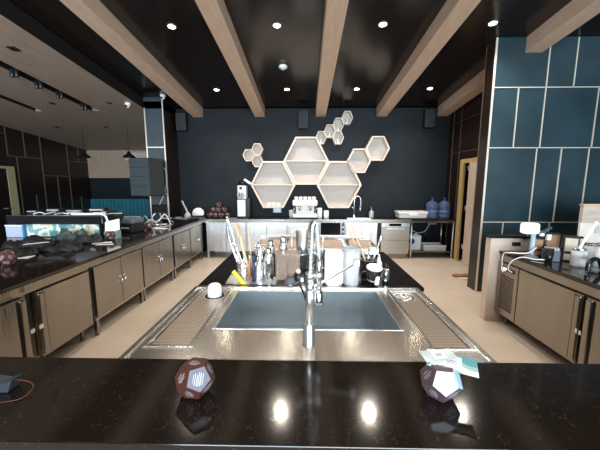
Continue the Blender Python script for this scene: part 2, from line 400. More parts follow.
for x, y, w in ((-3.94, 4.25, .075), (-3.93, 6.2, .06), (-5.09, 6.2, .06), (-6.36, 7.8, .07), (-5.1, 7.82, .06)):
    where = {4.25: 'nearest, close to the ceiling edge', 6.2: 'near the white camera' if x > -4 else 'between the two dark slots', 7.8: 'far left, towards the dark panelled wall', 7.82: 'far back, above the pendant lamps'}[y]
    bm = NB(); z = CZ(y, -.22)
    lathe(bm, [(w, -.001), (w, -.012), (w*.8, -.012), (w*.7, -.002)], 0, 0, 0, 4, M=Matrix.Rotation(PI/4, 4, 'Z'))
    o = obj('recessed_downlight', bm, BLACK, None, 0, 'unlit square recessed light in timber ceiling, ' + where, 'light', 'unlit square lights in the timber ceiling', loc=(x, y, z))
    o.rotation_euler = (math.atan(SL), 0, 0)
for x, lab in ((-5.87, 'black cone pendant lamp nearer the dark left wall'), (-4.67, 'black cone pendant lamp nearer the blue pillar')):
    t = thing('pendant_lamp', lab, 'lamp', (x, 8, 2.32), 0, 'black pendant lamps in the neighbouring room')
    bm = NB(); lathe(bm, [(.16, 0), (.155, .02), (.05, .11), (.03, .16)], cap=False); obj('lamp_shade', bm, BLACKG, t)
    bm = NB(); tube(bm, [(0, 0, .15), (0, 0, CZ(8, -.22)-2.32)], .006); obj('cord', bm, BLACK, t)
    bm = NB(); ball(bm, (0, 0, .04), .035, 10); obj('bulb', bm, WHITE, t)

# wall loudspeakers
def wall_speaker(x, z, lab):
    t = thing('wall_speaker', lab, 'speaker', (x, 7.15, z), 0, 'dark loudspeakers high on the back wall')
    bm = NB(); box(bm, -.115, .115, -.17, -.03, -.2, .2); obj('cabinet', bm, BLACK, t, .012)
    bm = NB(); box(bm, -.10, .10, -.178, -.168, -.185, .185)
    for k in range(18): box(bm, -.095, .095, -.181, -.177, -.175+k*.02, -.168+k*.02)
    obj('grille', bm, SPK, t)
    bm = NB(); box(bm, -.03, .03, -.04, 0, -.05, .05); obj('bracket', bm, BLACK, t)
wall_speaker(-2.84, 3.03, 'dark loudspeaker high on the back wall beside the leftmost beam')
wall_speaker(-.06, 3.07, 'dark loudspeaker high on the back wall left of the middle beam')
wall_speaker(2.76, 3.08, 'dark loudspeaker high in the right corner of the back wall')

# hexagon shelves
def ring(bm, hw, ht, hh, th, y0, y1, mi=0):
    def H(o): 
        k = o/ hh
        return [(hw-o*1.15, 0), (ht-o*.58, hh-o), (-ht+o*.58, hh-o), (-hw+o*1.15, 0), (-ht+o*.58, -hh+o), (ht-o*.58, -hh+o)]
    A, B = H(0), H(th)
    for i in range(6):
        j = (i+1) % 6
        a0, a1, b1, b0 = A[i], A[j], B[j], B[i]
        hexa(bm, [(a0[0], y0, a0[1]), (a1[0], y0, a1[1]), (a1[0], y1, a1[1]), (a0[0], y1, a0[1]),
                  (b0[0], y0, b0[1]), (b1[0], y0, b1[1]), (b1[0], y1, b1[1]), (b0[0], y1, b0[1])], mi)
    bmesh.ops.recalc_face_normals(bm, faces=bm.faces[:])
    return B
def hexshelf(x, z, hw, ht, hh, th, dep, lab, mid=False, grp='hexagon wall shelves'):
    t = thing('hexagon_shelf', lab, 'shelf', (x, 7.15, z), 0, grp)
    bm = NB(); B = ring(bm, hw-.003, ht, hh-.003, th, -dep, -.001); obj('frame', bm, OAKL, t)
    bm = NB(); prism(bm, B, 'y', -.012, -.002); obj('back_panel', bm, OAKBACK, t)
    if mid:
        bm = NB(); box(bm, -hw+th*1.15, hw-th*1.15, -dep+.005, -.012, -.012, .012); obj('shelf_board', bm, OAKL, t)
    return t
hexshelf(-.76, 1.615, .518, .238, .537, .038, .20, 'large hexagon oak shelf at lower left, three white cups inside', True, 'large hexagon shelves')
hexshelf(0, 2.153, .518, .238, .537, .038, .20, 'large hexagon oak shelf, the top middle one', True, 'large hexagon shelves')
hexshelf(.76, 1.615, .518, .238, .537, .038, .20, 'large hexagon oak shelf at lower right, empty', True, 'large hexagon shelves')
hexshelf(1.205, 2.155, .272, .135, .272, .03, .20, 'medium hexagon oak shelf touching the lower right large one', grp='medium hexagon shelves')
hexshelf(1.615, 2.427, .272, .135, .272, .03, .20, 'medium hexagon oak shelf, the outermost on the right', grp='medium hexagon shelves')
SW = (.132, .066, .145, .018, .16)
for x, z, l in ((.335, 2.672, 'lowest, touching the large top hexagon'), (.53, 2.815, 'second up the diagonal'), (.725, 2.960, 'third up the diagonal'), (.92, 3.105, 'topmost of the diagonal'), (.725, 2.668, 'hanging below the diagonal')):
    hexshelf(x, z, *SW, 'small hexagon oak shelf above the large ones, ' + l, grp='small hexagon shelves, upper right')
    t = thing('figurine', 'tiny white figurine in the small hexagon shelf, ' + l, 'figurine', (x, 7.09, z-.124), 0, 'figurines in the small shelves')
    bm = NB(); lathe(bm, [(.030, 0), (.034, .02), (.022, .06), (.012, .075)], n=12); obj('body', bm, WHITEG, t)
    bm = NB(); ball(bm, (0, 0, .09), .02, 10); obj('head', bm, WHITEG, t)
for x, z, l in ((-1.325, 2.285, 'leftmost'), (-1.115, 2.42, 'top'), (-1.115, 2.15, 'bottom, above the large left hexagon')):
    hexshelf(x, z, .132, .066, .133, .018, .16, 'small hexagon oak shelf in the group of three, ' + l, grp='small hexagon shelves, left')
for i, x in enumerate((-.865, -.76, -.655)):
    t = thing('cup', 'small white cup in the large left hexagon, ' + ['left', 'middle', 'right'][i] + ' of three', 'cup', (x, 7.04, 1.116), 0, 'cups in the left hexagon')
    bm = NB(); lathe(bm, [(.028, 0), (.036, .01), (.042, .085), (.036, .085), (.030, .012)], cap=True, n=16); obj('bowl', bm, WHITEG, t)
    bm = NB(); tube(bm, curve([(.038, 0, .07), (.062, 0, .06), (.058, 0, .03), (.036, 0, .022)], 4), .005, 6); obj('handle', bm, WHITEG, t)

# ------------------------------------------------------------------ cabinets
def cabinet(name, lab, loc, rz, w, h0, h1, depth, doors, cat='cabinet', group=None, m=STEELD, rail=.07, feet=True):
    """local: x along the run 0..w, front at y=0 facing -y, body towards +y"""
    t = thing(name, lab, cat, loc, rz, group)
    bm = NB(); box(bm, 0, w, .012, depth, h0, h1); box(bm, 0, w, 0, .014, h1-rail, h1); box(bm, 0, w, 0, .014, h0, h0+.025); box(bm, 0, w, depth-.02, depth, .0, h0)  # rear panel down to the floor is added to block light underneath
    obj('body', bm, FRAMEM if m is STEELD else m, t, .002)
    if feet:
        for x in (.03, w-.03):
            for y in (.02, depth-.06):
                bm = NB(); box(bm, x-.021, x+.021, y-.019, y+.019, .02, h0); lathe(bm, [(.022, 0), (.022, .02)], x, y, 0, 12); obj('leg', bm, m, t)
    for dx0, dx1, hs in doors:
        bm = NB(); box(bm, dx0+.004, dx1-.004, -.018, .0, h0+.03, h1-rail-.006)
        dd = obj('door', bm, m, t, .004)
        if hs:
            hx = dx1-.035 if hs == 'r' else dx0+.035
            zc = (h0+h1)/2-.02
            bm = NB(); lathe(bm, [(.014, 0), (.014, .012)], 0, 0, 0, 12, M=Matrix.Translation((hx, -.017, zc+.05)) @ Matrix.Rotation(PI/2, 4, 'X'))
            tube(bm, [(hx, -.017, zc-.035), (hx, -.042, zc-.035), (hx, -.042, zc+.02), (hx, -.017, zc+.02)], .006, 6)
            obj('handle', bm, CHROME, dd)
    return t
def double(w): return [(.01, w/2, 'r'), (w/2, w-.01, 'l')]

def fridge(lab, loc, rz, w, h0, h1, depth, doors, vent=None, loc2=None):
    t = thing('undercounter_fridge', lab, 'fridge', loc, rz, 'undercounter fridges')
    bm = NB(); box(bm, 0, w, .02, depth, h0, h1); box(bm, 0, w, -.012, .022, h1-.075, h1); box(bm, 0, w, depth-.02, depth, 0, h0); obj('body', bm, STEELD, t, .003)  # body carried to the floor at the rear, added to keep light out below
    for x in (.05, w*.5, w-.05):
        for y in (.09, depth-.08):
            bm = NB(); lathe(bm, [(.026, 0), (.026, .02), (.019, .03), (.019, h0)], x, y, 0, 12); obj('leg', bm, STEELD, t)
    for x0, x1, s in doors:
        bm = NB(); box(bm, x0, x1, -.03, .018, h0+.01, h1-.085); dd = obj('door', bm, STEELD, t, .006)
        hx0, hx1 = (x0, x0+.06) if s == 'l' else (x1-.06, x1)
        bm = NB(); box(bm, hx0+.004, hx1-.004, -.048, -.028, h0+.03, h1-.10); obj('handle', bm, STEELD, dd, .008)
        bm = NB(); box(bm, (hx1 if s == 'l' else hx0-.012), (hx1+.012 if s == 'l' else hx0), -.034, -.029, h0+.03, h1-.10); obj('handle_gap_shade', bm, DARKIN, dd)  # dark strip laid on the door, painted as the shaded gap beside the handle
        bm = NB(); xx = x0-.012 if s == 'l' else x1+.012
        box(bm, xx-.02, xx+.02, -.055, -.03, (h0+h1)/2-.06, (h0+h1)/2-.02); obj('lock', bm, CHROME, dd, .004)
    if vent:
        x0, x1 = vent
        bm = NB(); box(bm, x0, x1, -.026, .018, h0+.01, h1-.085); v = obj('vent_panel', bm, STEELD, t, .005)
        bm = NB()
        for k in range(15):
            z = h0+.09+k*.027; box(bm, x0+.06, x1-.06, -.031, -.024, z, z+.012)
        obj('louvres', bm, DARKIN, v)
        bm = NB(); box(bm, x0+.08, x1-.06, -.032, -.024, h1-.165, h1-.125); obj('control_panel', bm, BLACKG, v)
        bm = NB(); box(bm, x0+.10, x0+.15, -.035, -.031, h1-.155, h1-.135); obj('display', bm, LEDM, v)
    return t

# left run, fronts face +x (local x -> world +y)
LX = -2.27
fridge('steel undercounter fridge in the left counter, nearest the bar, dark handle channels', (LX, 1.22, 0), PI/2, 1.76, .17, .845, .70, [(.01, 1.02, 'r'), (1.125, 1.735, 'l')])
for y0, y1, lab in ((3.03, 3.99, 'steel double-door cabinet in the left run, directly beside the fridge'),
                    (3.995, 4.95, 'steel double-door cabinet in the left run, second beyond the fridge'),
                    (4.99, 5.71, 'steel double-door cabinet in the left run, third beyond the fridge'),
                    (5.715, 6.44, 'steel double-door cabinet in the left run, at the back corner')):
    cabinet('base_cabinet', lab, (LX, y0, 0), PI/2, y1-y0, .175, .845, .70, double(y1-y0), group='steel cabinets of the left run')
# back run
for x0, x1, lab in ((-2.2, -1.31, 'steel double-door cabinet in the back run, in the left corner'),
                    (-1.305, -.41, 'steel double-door cabinet in the back run, below the grinder and hexagons'),
                    (-.405, .29, 'steel double-door cabinet in the back run, below the espresso machine'),
                    (.87, 1.56, 'steel double-door cabinet in the back run, below the gooseneck tap')):
    cabinet('base_cabinet', lab, (x0, 6.5, 0), 0, x1-x0, .155, .82, .6, double(x1-x0), group='steel cabinets of the back run', m=STEEL)
t = thing('oven', 'built-in steel oven with a black window in the back run', 'oven', (.30, 6.5, 0))
bm = NB(); box(bm, 0, .56, .0, .6, .13, .82); obj('body', bm, STEEL, t, .003)
bm = NB(); box(bm, .02, .46, -.015, .0, .50, .80); obj('door', bm, BLACKG, t, .004)
bm = NB(); box(bm, .475, .545, -.012, .0, .50, .80); p_ = obj('control_panel', bm, GREY, t, .003)
bm = NB()
bm.free()
for z in (.60, .70):
    bm = NB(); lathe(bm, [(.02, 0), (.016, .02)], M=Matrix.Translation((.51, -.012, z)) @ Matrix.Rotation(PI/2, 4, 'X'), n=14); obj('knob', bm, CHROMEM, p_)
for x in (.04, .52):
    bm = NB(); box(bm, x-.02, x+.02, .04, .08, 0, .13); obj('leg', bm, STEEL, t)
t = thing('dishwasher', 'steel dishwasher with a dark control strip, right part of the back run', 'dishwasher', (1.64, 6.5, 0))
bm = NB(); box(bm, 0, .62, .02, .6, .10, .795); box(bm, .02, .6, .05, .58, .0, .10); obj('body', bm, STEELD, t, .003)
bm = NB(); box(bm, .005, .615, -.012, .02, .42, .70); obj('door', bm, DISH, t, .004)
bm = NB(); box(bm, .005, .615, -.008, .02, .11, .414); obj('lower_panel', bm, DISH, t, .004)
bm = NB(); box(bm, .005, .615, -.012, .02, .708, .796); cp_ = obj('control_panel', bm, STEEL, t, .003)
bm = NB(); box(bm, .17, .43, -.018, -.011, .728, .785); obj('display', bm, BLACKG, cp_)
bm = NB(); box(bm, .12, .50, -.04, -.012, .655, .685); obj('handle', bm, STEEL, t, .006)
t = thing('dark_gap_filler', 'added black block for the dark gap between back cabinet and dishwasher', 'column', (1.603, 6.50, 0))  # black block added where only a dark gap shows
bm = NB(); box(bm, -.034, .034, 0, .5, .02, .795); obj('body', bm, BLACK, t, .003)
bm = NB(); box(bm, -.03, .03, .02, .48, 0, .02); obj('foot', bm, GREY, t)
t = thing('steel_table', 'open steel work table with a lower shelf beside the door', 'table', (2.275, 6.5, 0))
bm = NB(); box(bm, .0, .975, 0, .64, .80, .84); obj('tabletop', bm, STEELD, t, .003)
for x in (.04, .94):
    for y in (.04, .6):
        bm = NB(); tube(bm, [(x, y, .0), (x, y, .81)], .019, 10); obj('leg', bm, STEEL, t)
bm = NB(); box(bm, .02, .955, .03, .61, .14, .165); obj('lower_shelf', bm, STEELD, t, .003)
t = thing('worktop', 'dark stone worktop of the back run with a bright steel front edge', 'worktop', (0, 0, 0))
bm = NB(); box(bm, -2.24, 2.27, 6.49, 7.149, .823, .872); obj('slab', bm, GRAN, t, .002)
bm = NB(); box(bm, -2.24, 2.27, 6.47, 6.49, .80, .874); obj('front_edge', bm, STEELH, t, .002)
bm = NB(); box(bm, 2.31, 3.24, 6.55, 7.1, .842, .858)
obj('plastic_mat', bm, BLACK, None, .002, 'thin black mat under the water jugs on the steel table', 'mat')
# left stone worktop
t = thing('worktop', 'black stone worktop of the long left run', 'worktop', (0, 0, 0))
bm = NB(); box(bm, -3.0, -2.245, 1.21, 6.49, .847, .88); box(bm, -3.0, -2.26, 6.49, 7.14, .847, .88); obj('slab', bm, GRAN, t, .003)
bm = NB(); box(bm, -2.245, -2.238, 1.25, 6.47, .80, .85); obj('front_edge', bm, STEELD, t)
t = thing('serving_counter', 'dark serving counter adjoining the left run on the far side', 'counter', (0, 0, 0))
bm = NB(); box(bm, -4.95, -3.02, 2.2, 5.6, .85, .88); obj('slab', bm, GRAN, t, .003)
bm = NB(); box(bm, -4.85, -3.06, 2.25, 5.55, 0, .85); obj('body', bm, BROWNP, t)

# right run, fronts face -x (local x -> world -y)
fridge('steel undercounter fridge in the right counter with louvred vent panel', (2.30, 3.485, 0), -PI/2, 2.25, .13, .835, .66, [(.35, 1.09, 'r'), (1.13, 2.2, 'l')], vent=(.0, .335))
t = thing('worktop', 'black stone worktop of the right counter', 'worktop', (0, 0, 0))
bm = NB(); box(bm, 2.275, 3.0, 1.25, 3.495, .84, .873); obj('slab', bm, GRAN, t, .003)
t = thing('low_wall', 'pale low end wall with a black stone cap at the right counter', 'wall', (0, 0, 0))
bm = NB(); box(bm, 2.17, 3.225, 3.5, 3.60, 0, 1.02); obj('body', bm, PINKW, t, .003)
bm = NB(); box(bm, 2.15, 3.215, 3.48, 3.62, 1.02, 1.045); obj('cap', bm, GRAN, t, .002)
t = thing('partition_panel', 'pale two-tone partition with timber top band behind right counter', 'partition', (0, 0, 0))
bm = NB(); box(bm, 3.23, 4.9, 3.56, 3.59, 0, 1.20); obj('lower_panel', bm, mat('offwhite_panel', (.66, .61, .56), .5, 0, 4, .05), t, .003)
bm = NB(); box(bm, 3.23, 4.9, 3.55, 3.595, 1.203, 1.40); obj('upper_panel', bm, mat('fawn_panel', (.50, .42, .35), .5, 0, 4, .08, (1, 1, 8)), t, .003)
bm = NB(); box(bm, 3.22, 4.9, 3.545, 3.60, 1.40, 1.415); obj('cap', bm, mat('warm_timber', (.62, .42, .25), .5), t)
bm = NB(); box(bm, 3.40, 3.60, 3.548, 3.562, 1.07, 1.16); obj('socket_plate', bm, LGREY, t, .002)

# ------------------------------------------------------------------ front bar
t = thing('bar_counter', 'long black granite bar in the foreground', 'counter', (0, 0, 0))
bm = NB(); box(bm, -3.0, 3.0, .775, 1.205, .868, .90); obj('slab', bm, granite('bar_granite', (.011, .008, .0065), (.42, .33, .23), .11), t, .003)
bm = NB(); box(bm, -3.0, 3.0, .84, 1.19, 0, .866); obj('body', bm, BROWNP, t)

# ------------------------------------------------------------------ island sink unit
t = thing('sink_unit', 'wide steel bar sink with large basin and two drip trays', 'sink', (0, 0, 0))
ZT = .87
bx0, bx1, by0, by1 = -.50, .52, 1.54, 2.12
holes = [(bx0, bx1, by0, by1), (-.775, -.565, 1.36, 2.12), (.615, .80, 1.36, 2.13)]
bm = NB()
xs = sorted({-.84, .84, *[h[0] for h in holes], *[h[1] for h in holes]}); ys = sorted({1.21, 2.2, *[h[2] for h in holes], *[h[3] for h in holes]})
for i in range(len(xs)-1):
    for j in range(len(ys)-1):
        cx, cy = (xs[i]+xs[i+1])/2, (ys[j]+ys[j+1])/2
        if any(h[0] < cx < h[1] and h[2] < cy < h[3] for h in holes): continue
        box(bm, xs[i], xs[i+1], ys[j], ys[j+1], ZT-.03, ZT)
bmesh.ops.remove_doubles(bm, verts=bm.verts[:], dist=1e-5)
dead = [f for f in bm.faces if any(f2 is not f and (f2.calc_center_median()-f.calc_center_median()).length < 1e-5 for e in f.edges for f2 in e.link_faces)]
bmesh.ops.delete(bm, geom=dead, context='FACES')
for h in holes:  # raised lips
    pass
for y in (1.225,): pass
obj('worktop', bm, STEELH, t)
bm = NB()   # raised rolled rim at the outer sides and back
box(bm, -.845, -.815, 1.21, 2.2, ZT-.001, ZT+.008); box(bm, .815, .845, 1.21, 2.2, ZT-.001, ZT+.008); box(bm, -.815, .815, 2.165, 2.2, ZT-.001, ZT+.010)
obj('raised_rim', bm, STEELH, t, .003)
bm = NB(); th = .004; zb = ZT-.27; IN = .03
for (x0, x1, y0, y1) in ((bx0, bx0+th, by0, by1), (bx1-th, bx1, by0, by1), (bx0, bx1, by0, by0+th), (bx0, bx1, by1-th, by1)): box(bm, x0, x1, y0, y1, zb, ZT-.0005)
box(bm, bx0, bx1, by0, by1, zb-.004, zb)
b_ = obj('basin', bm, STEELB, t)
bm = NB(); lathe(bm, [(.001, 0), (.03, .001), (.045, .006), (.055, .004), (.057, 0)], (bx0+bx1)/2, (by0+by1)/2, zb, 24, cap=False); obj('drain', bm, CHROME, b_)
bm = NB(); box(bm, bx0-.012, bx1+.012, by0-.007, by0, ZT-.001, ZT+.0015); box(bm, bx0-.012, bx1+.012, by1, by1+.012, ZT-.001, ZT+.0015); box(bm, bx0-.012, bx0, by0, by1, ZT-.001, ZT+.0015); box(bm, bx1, bx1+.012, by0, by1, ZT-.001, ZT+.0015)
obj('basin_lip', bm, STEELH, b_, .0015)
for (x0, x1, y0, y1), hx, who in ((holes[1], -.645, 'left'), (holes[2], .69, 'right')):
    bm = NB(); box(bm, x0+.004, x1-.004, y0+.004, y1-.004, ZT-.016, ZT-.014); pan_ = bm; bm = NB(); box(bm, x0, x1, y0, y1, ZT-.035, ZT-.031)
    for a in ((x0, x0+.004, y0, y1), (x1-.004, x1, y0, y1), (x0, x1, y0, y0+.004), (x0, x1, y1-.004, y1)): box(bm, *a, ZT-.035, ZT)
    for a in ((x0-.018, x0-.002, y0-.018, y1+.018), (x1+.002, x1+.018, y0-.018, y1+.018), (x0-.002, x1+.002, y0-.018, y0-.002), (x0-.002, x1+.002, y1+.002, y1+.018)): box(bm, *a, ZT-.001, ZT+.006)
    dt = obj('drip_tray', bm, STEELH, t, .0015); obj('tray_shade_sheet', pan_, DARKIN, dt)  # near-black sheet over the pan, painted shade beneath the grille
    bm = NB(); hole = (hx, 2.03); G = .010
    nx, ny = 13, 50
    gx0, gx1, gy0, gy1 = x0+G, x1-G, y0+G, y1-G
    box(bm, gx0, gx1, gy0, gy1, ZT-.008, ZT-.004)
    for i in range(nx):
        for j in range(ny):
            x = gx0+(gx1-gx0)*(i+.5)/nx; y = gy0+(gy1-gy0)*(j+.5)/ny
            if (x-hx)**2+(y-hole[1])**2 < .078**2: continue
            box(bm, x-.0036, x+.0036, y-.0042, y+.0042, ZT-.0045, ZT-.0036, 1)  # dark squares on the solid plate, painted for its shaded holes
    obj('grille', bm, [GRILL, DARKIN], dt)
    bm = NB(); lathe(bm, [(.052, -.001), (.068, .002), (.068, .006), (.050, .006), (.048, -.02), (.001, -.022)], hx, hole[1], ZT-.008, 28, cap=False)
    if who == 'right':
        for k in range(5):
            a = k*2*PI/5; tube(bm, [(hx, hole[1], ZT-.004), (hx+.042*math.cos(a), hole[1]+.042*math.sin(a), ZT-.006)], .004, 6)
        lathe(bm, [(.010, 0), (.008, .016)], hx, hole[1], ZT-.008, 12)
    obj('rinser', bm, BLACKG if who == 'left' else CHROME, dt)
bm = NB(); box(bm, -.84, .84, 2.175, 2.2, .10, ZT-.03); box(bm, -.84, -.825, 1.21, 2.175, .10, ZT-.03); box(bm, .825, .84, 1.21, 2.175, .10, ZT-.03); box(bm, -.825, .825, 1.21, 1.225, .10, ZT-.03); obj('skirt', bm, STEELD, t)
for x in (-.8, .8):
    for y in (1.25, 2.13):
        bm = NB(); lathe(bm, [(.028, 0), (.02, .02), (.02, .10)], x, y, 0, 12); obj('leg', bm, STEELD, t)
bm = NB(); rbox(bm, .095, .095, .052, .044); 
lathe(bm, [(.047, .052), (.045, .072), (.032, .086), (.012, .091)], n=20)
for v in bm.verts: v.co.x *= 1
cup_ = obj('cleaning_cup', bm, WHITEG, None, .003, 'small white upturned cup over the rinser of the left drip tray', 'cup', loc=(-.645, 2.03, ZT-.003))

t = thing('island_counter', 'black stone island behind the sink, crowded with bar tools', 'counter', (0, 0, 0))
bm = NB(); box(bm, -.84, .90, 2.203, 3.42, .84, .87); obj('slab', bm, GRAN, t, .003)
bm = NB(); box(bm, -.82, .88, 2.21, 3.40, 0, .84); obj('body', bm, BLACK, t)

# faucet
t = thing('pull_down_tap', 'tall chrome spring tap rising from the front rim of the sink', 'tap', (.017, 1.385, ZT))
bm = NB(); lathe(bm, [(.034, 0), (.034, .006), (.029, .010), (.029, .105), (.022, .112)], n=24); obj('base', bm, CHROMEM, t)
bm = NB(); tube(bm, [(0, 0, .10), (.003, 0, .36)], .021, 16); obj('riser', bm, CHROMEM, t)
path = curve([(.004, 0, .355), (.007, 0, .45), (.011, 0, .54), (.013, .004, .585), (.022, .006, .604), (.033, .002, .585), (.040, -.004, .52), (.044, -.01, .44)], 10)
bm = NB(); tube(bm, path, .008, 10); obj('hose', bm, LGREY, t)
bm = NB()
sp = []; N = len(path); turns = 17
for i in range(turns*10+1):
    u = i/(turns*10)*(N-1)*.56; k = min(int(u), N-2); f_ = u-k; p = path[k].lerp(path[k+1], f_); d_ = (path[k+1]-path[k]).normalized()
    a = d_.cross(Vector((0, 1, 0)));  a = a.normalized() if a.length > .1 else Vector((1, 0, 0)); b = d_.cross(a).normalized(); w = 2*PI*i/10
    sp.append(p + (a*math.cos(w)+b*math.sin(w))*.0165)
tube(bm, sp, .0033, 6); obj('spring', bm, CHROME, t)
bm = NB(); tube(bm, [(.048, -.01, .45), (.046, -.01, .40), (.046, -.01, .27)], .0125, 12); lathe(bm, [(.020, .215), (.021, .23), (.020, .27), (.013, .28)], .046, -.01, 0, 16)
sh = obj('spray_head', bm, CHROME, t)
bm = NB(); tube(bm, [(.006, 0, .355), (.046, -.01, .355)], .006, 8); lathe(bm, [(.018, 0), (.018, .02)], .046, -.01, .345, 14); lathe(bm, [(.0225, 0), (.0225, .03)], .003, 0, .335, 16); obj('holder_arm', bm, CHROMEM, t)
bm = NB(); tube(bm, [(.005, .0, .29), (.06, .02, .31), (.232, .09, .392)], .0075, 10); box(bm, .225, .252, .075, .105, .375, .41); lathe(bm, [(.022, 0), (.022, .03)], .003, 0, .28, 16); obj('swing_spout', bm, CHROMEM, t, .003)
bm = NB(); tube(bm, [(-.014, 0, .225), (-.035, 0, .285), (-.042, 0, .30)], .0055, 8); obj('lever', bm, BLACK, t)
bm = NB(); ball(bm, (-.050, 0, .345), .026, 12, sz=(1, 1, 1.2)); box(bm, -.046, -.026, -.035, -.015, .33, .36); obj('knob', bm, BLACK, t)
bm = NB(); box(bm, -.040, -.028, -.042, -.034, .335, .352); ball(bm, (-.052, -.015, .377), .011, 8); obj('indicator', bm, WHITE, t)

# ------------------------------------------------------------------ bar tools on the island
IZ = .871
def stick(name, lab, p0, p1, r, m, cat, head=None, group=None, tail=None):
    """utensil with a handle from p0 (in the holder) to p1 (tip)"""
    t = thing(name, lab, cat, p0, 0, group)
    p1 = Vector(p1)-Vector(p0); d = p1.normalized()
    bm = NB(); tube(bm, [(0, 0, 0), p1*.5, p1*.86], r, 8, r2=r*.85); obj('handle', bm, m, t)
    q = d.to_track_quat('Z', 'Y').to_matrix().to_4x4(); Mh = Matrix.Translation(p1*.84) @ q
    bm = NB(); L = p1.length*.2
    if head == 'paddle': rbox(bm, r*4.6, r*1.2, L*1.4, r*.55, Mh)
    elif head == 'spoon':
        ball(bm, (0, 0, 0), r*2.6, 12, sz=(1, .4, 1.5))
        for v in bm.verts: v.co = Mh @ (v.co+Vector((0, 0, L*.5)))
    elif head == 'whisk':
        for k in range(5):
            a = k*PI/5; c_, s_ = math.cos(a), math.sin(a)
            pts = [Mh @ Vector((c_*x, s_*x, z)) for x, z in ((0, 0), (.022, L*.5), (.018, L*1.1), (0, L*1.3), (-.018, L*1.1), (-.022, L*.5), (0, 0))]
            tube(bm, curve(pts, 4), .0016, 5)
    else: lathe(bm, [(r*1.0, 0), (r*1.15, L*.3), (r*1.0, L)], n=10, M=Mh)
    obj('head', bm, tail or m, t)
    return t
# holders: perforated steel cylinders
def holder(x, y, r, h, lab):
    t = thing('utensil_holder', lab, 'holder', (x, y, IZ), 0)
    bm = NB(); lathe(bm, [(r*.9, 0), (r, .01), (r, h), (r-.003, h), (r-.003, .012), (.001, .010)], n=24, cap=False); obj('cylinder', bm, CHROMEM, t)
    bm = NB()
    for k in range(12):
        for j in range(4):
            a = 2*PI*(k+.5*(j % 2))/12
            lathe(bm, [(.0055, 0), (.0055, .001)], n=8, M=Matrix.Translation((math.cos(a)*r, math.sin(a)*r, h*(.2+.19*j))) @ Matrix.Rotation(a, 4, 'Z') @ Matrix.Rotation(PI/2, 4, 'Y'))
    obj('perforations', bm, DARKIN, t)
    bm = NB(); lathe(bm, [(r, -.004), (r+.004, 0), (r, .004)], 0, 0, h, 24, cap=False); obj('rim', bm, CHROME, t)
holder(-.505, 2.36, .055, .15, 'steel utensil cylinder at the left of the island, tongs inside')
holder(-.375, 2.34, .058, .14, 'steel utensil cylinder next to the cocktail shaker, coloured handles inside')
# tongs: two long arms
t = thing('tongs', 'long steel tongs leaning left out of the left cylinder', 'tongs', (-.515, 2.36, .90))
for s in (-1, 1):
    bm = NB(); tube(bm, curve([(0, 0, 0), (-.04+.012*s, 0, .15), (-.085+.018*s, 0, .33), (-.112+.002*s, 0, .485)], 5), .007, 6)
    obj('arm', bm, CHROME, t)
bm = NB(); ball(bm, (-.113, 0, .488), .010, 10); obj('hinge', bm, CHROME, t)
t = thing('tongs', 'shorter steel tongs standing in the left cylinder behind the long pair', 'tongs', (-.49, 2.38, .90))
for s in (-1, 1):
    bm = NB(); tube(bm, curve([(0, 0, 0), (-.05+.014*s, .01, .12), (-.10+.016*s, .01, .27)], 5), .006, 6); obj('arm', bm, CHROMEM, t)
bm = NB(); box(bm, -.118, -.082, 0, .02, .262, .285); obj('hinge', bm, CHROME, t, .004)
stick('spatula', 'broad pale wooden spatula leaning left among the tools', (-.46, 2.36, .93), (-.545, 2.38, 1.285), .013, WOODS, 'spatula', 'paddle')
stick('wooden_stick', 'thin pale wooden stick upright among the tools', (-.43, 2.35, .93), (-.465, 2.38, 1.29), .006, WOODS, 'stick', None)
stick('knife', 'knife with an orange-brown wooden handle standing in the right cylinder', (-.45, 2.30, .90), (-.44, 2.29, 1.10), .010, ORANGE, 'knife', None, tail=CHROME)
stick('bar_spoon', 'steel spoon standing in the right cylinder near the shaker', (-.37, 2.34, .90), (-.335, 2.35, 1.19), .004, CHROME, 'spoon', 'spoon')
stick('bar_spoon', 'steel spoon standing in the left cylinder with its bowl up', (-.50, 2.37, .90), (-.51, 2.37, 1.14), .004, CHROME, 'spoon', 'spoon')
stick('peeler', 'white-handled peeler standing in the right cylinder', (-.38, 2.275, .885), (-.352, 2.275, 1.10), .0105, WHITE, 'peeler', 'paddle')
stick('ice_scoop', 'navy-handled scoop standing in the right cylinder', (-.415, 2.275, .885), (-.405, 2.275, 1.085), .013, NAVYP, 'scoop', None)
stick('strainer', 'steel coil strainer hooked on the right cylinder', (-.345, 2.30, .90), (-.31, 2.30, 1.13), .008, GREY, 'strainer', 'spoon', tail=CHROME)
stick('whisk', 'steel whisk with balloon head up beside the shaker', (-.40, 2.38, .93), (-.39, 2.40, 1.15), .006, CHROME, 'whisk', 'whisk')
t = thing('scraper', 'yellow-handled scraper lying tilted at the left front of the island', 'scraper', (-.52, 2.245, .90), rot=(0, 0, 0))
Mx = Matrix.Rotation(.80, 4, 'Y')
bm = NB(); rbox(bm, .032, .028, .145, .012, Matrix.Translation((-.045, 0, .082)) @ Matrix.Rotation(PI/2+.88, 4, 'Y')); obj('handle', bm, YELL, t, .004)
bm = NB(); prism(bm, [(-.115, -.028), (.0, -.028), (-.03, .03), (-.065, .05)], 'y', .018, .024); obj('blade', bm, mat('beige_rubber', (.42, .36, .28), .6), t)
t = thing('tray', 'low steel tray under the tools at the front of the island', 'tray', (-.40, 2.32, .871))
bm = NB(); rbox(bm, .34, .20, .004, .02); obj('base', bm, STEEL, t)
bm = NB()
for a in ((-.17, .17, -.1, -.096), (-.17, .17, .096, .1), (-.17, -.166, -.096, .096), (.166, .17, -.096, .096)): box(bm, *a, 0, .012)
obj('rim', bm, CHROME, t)

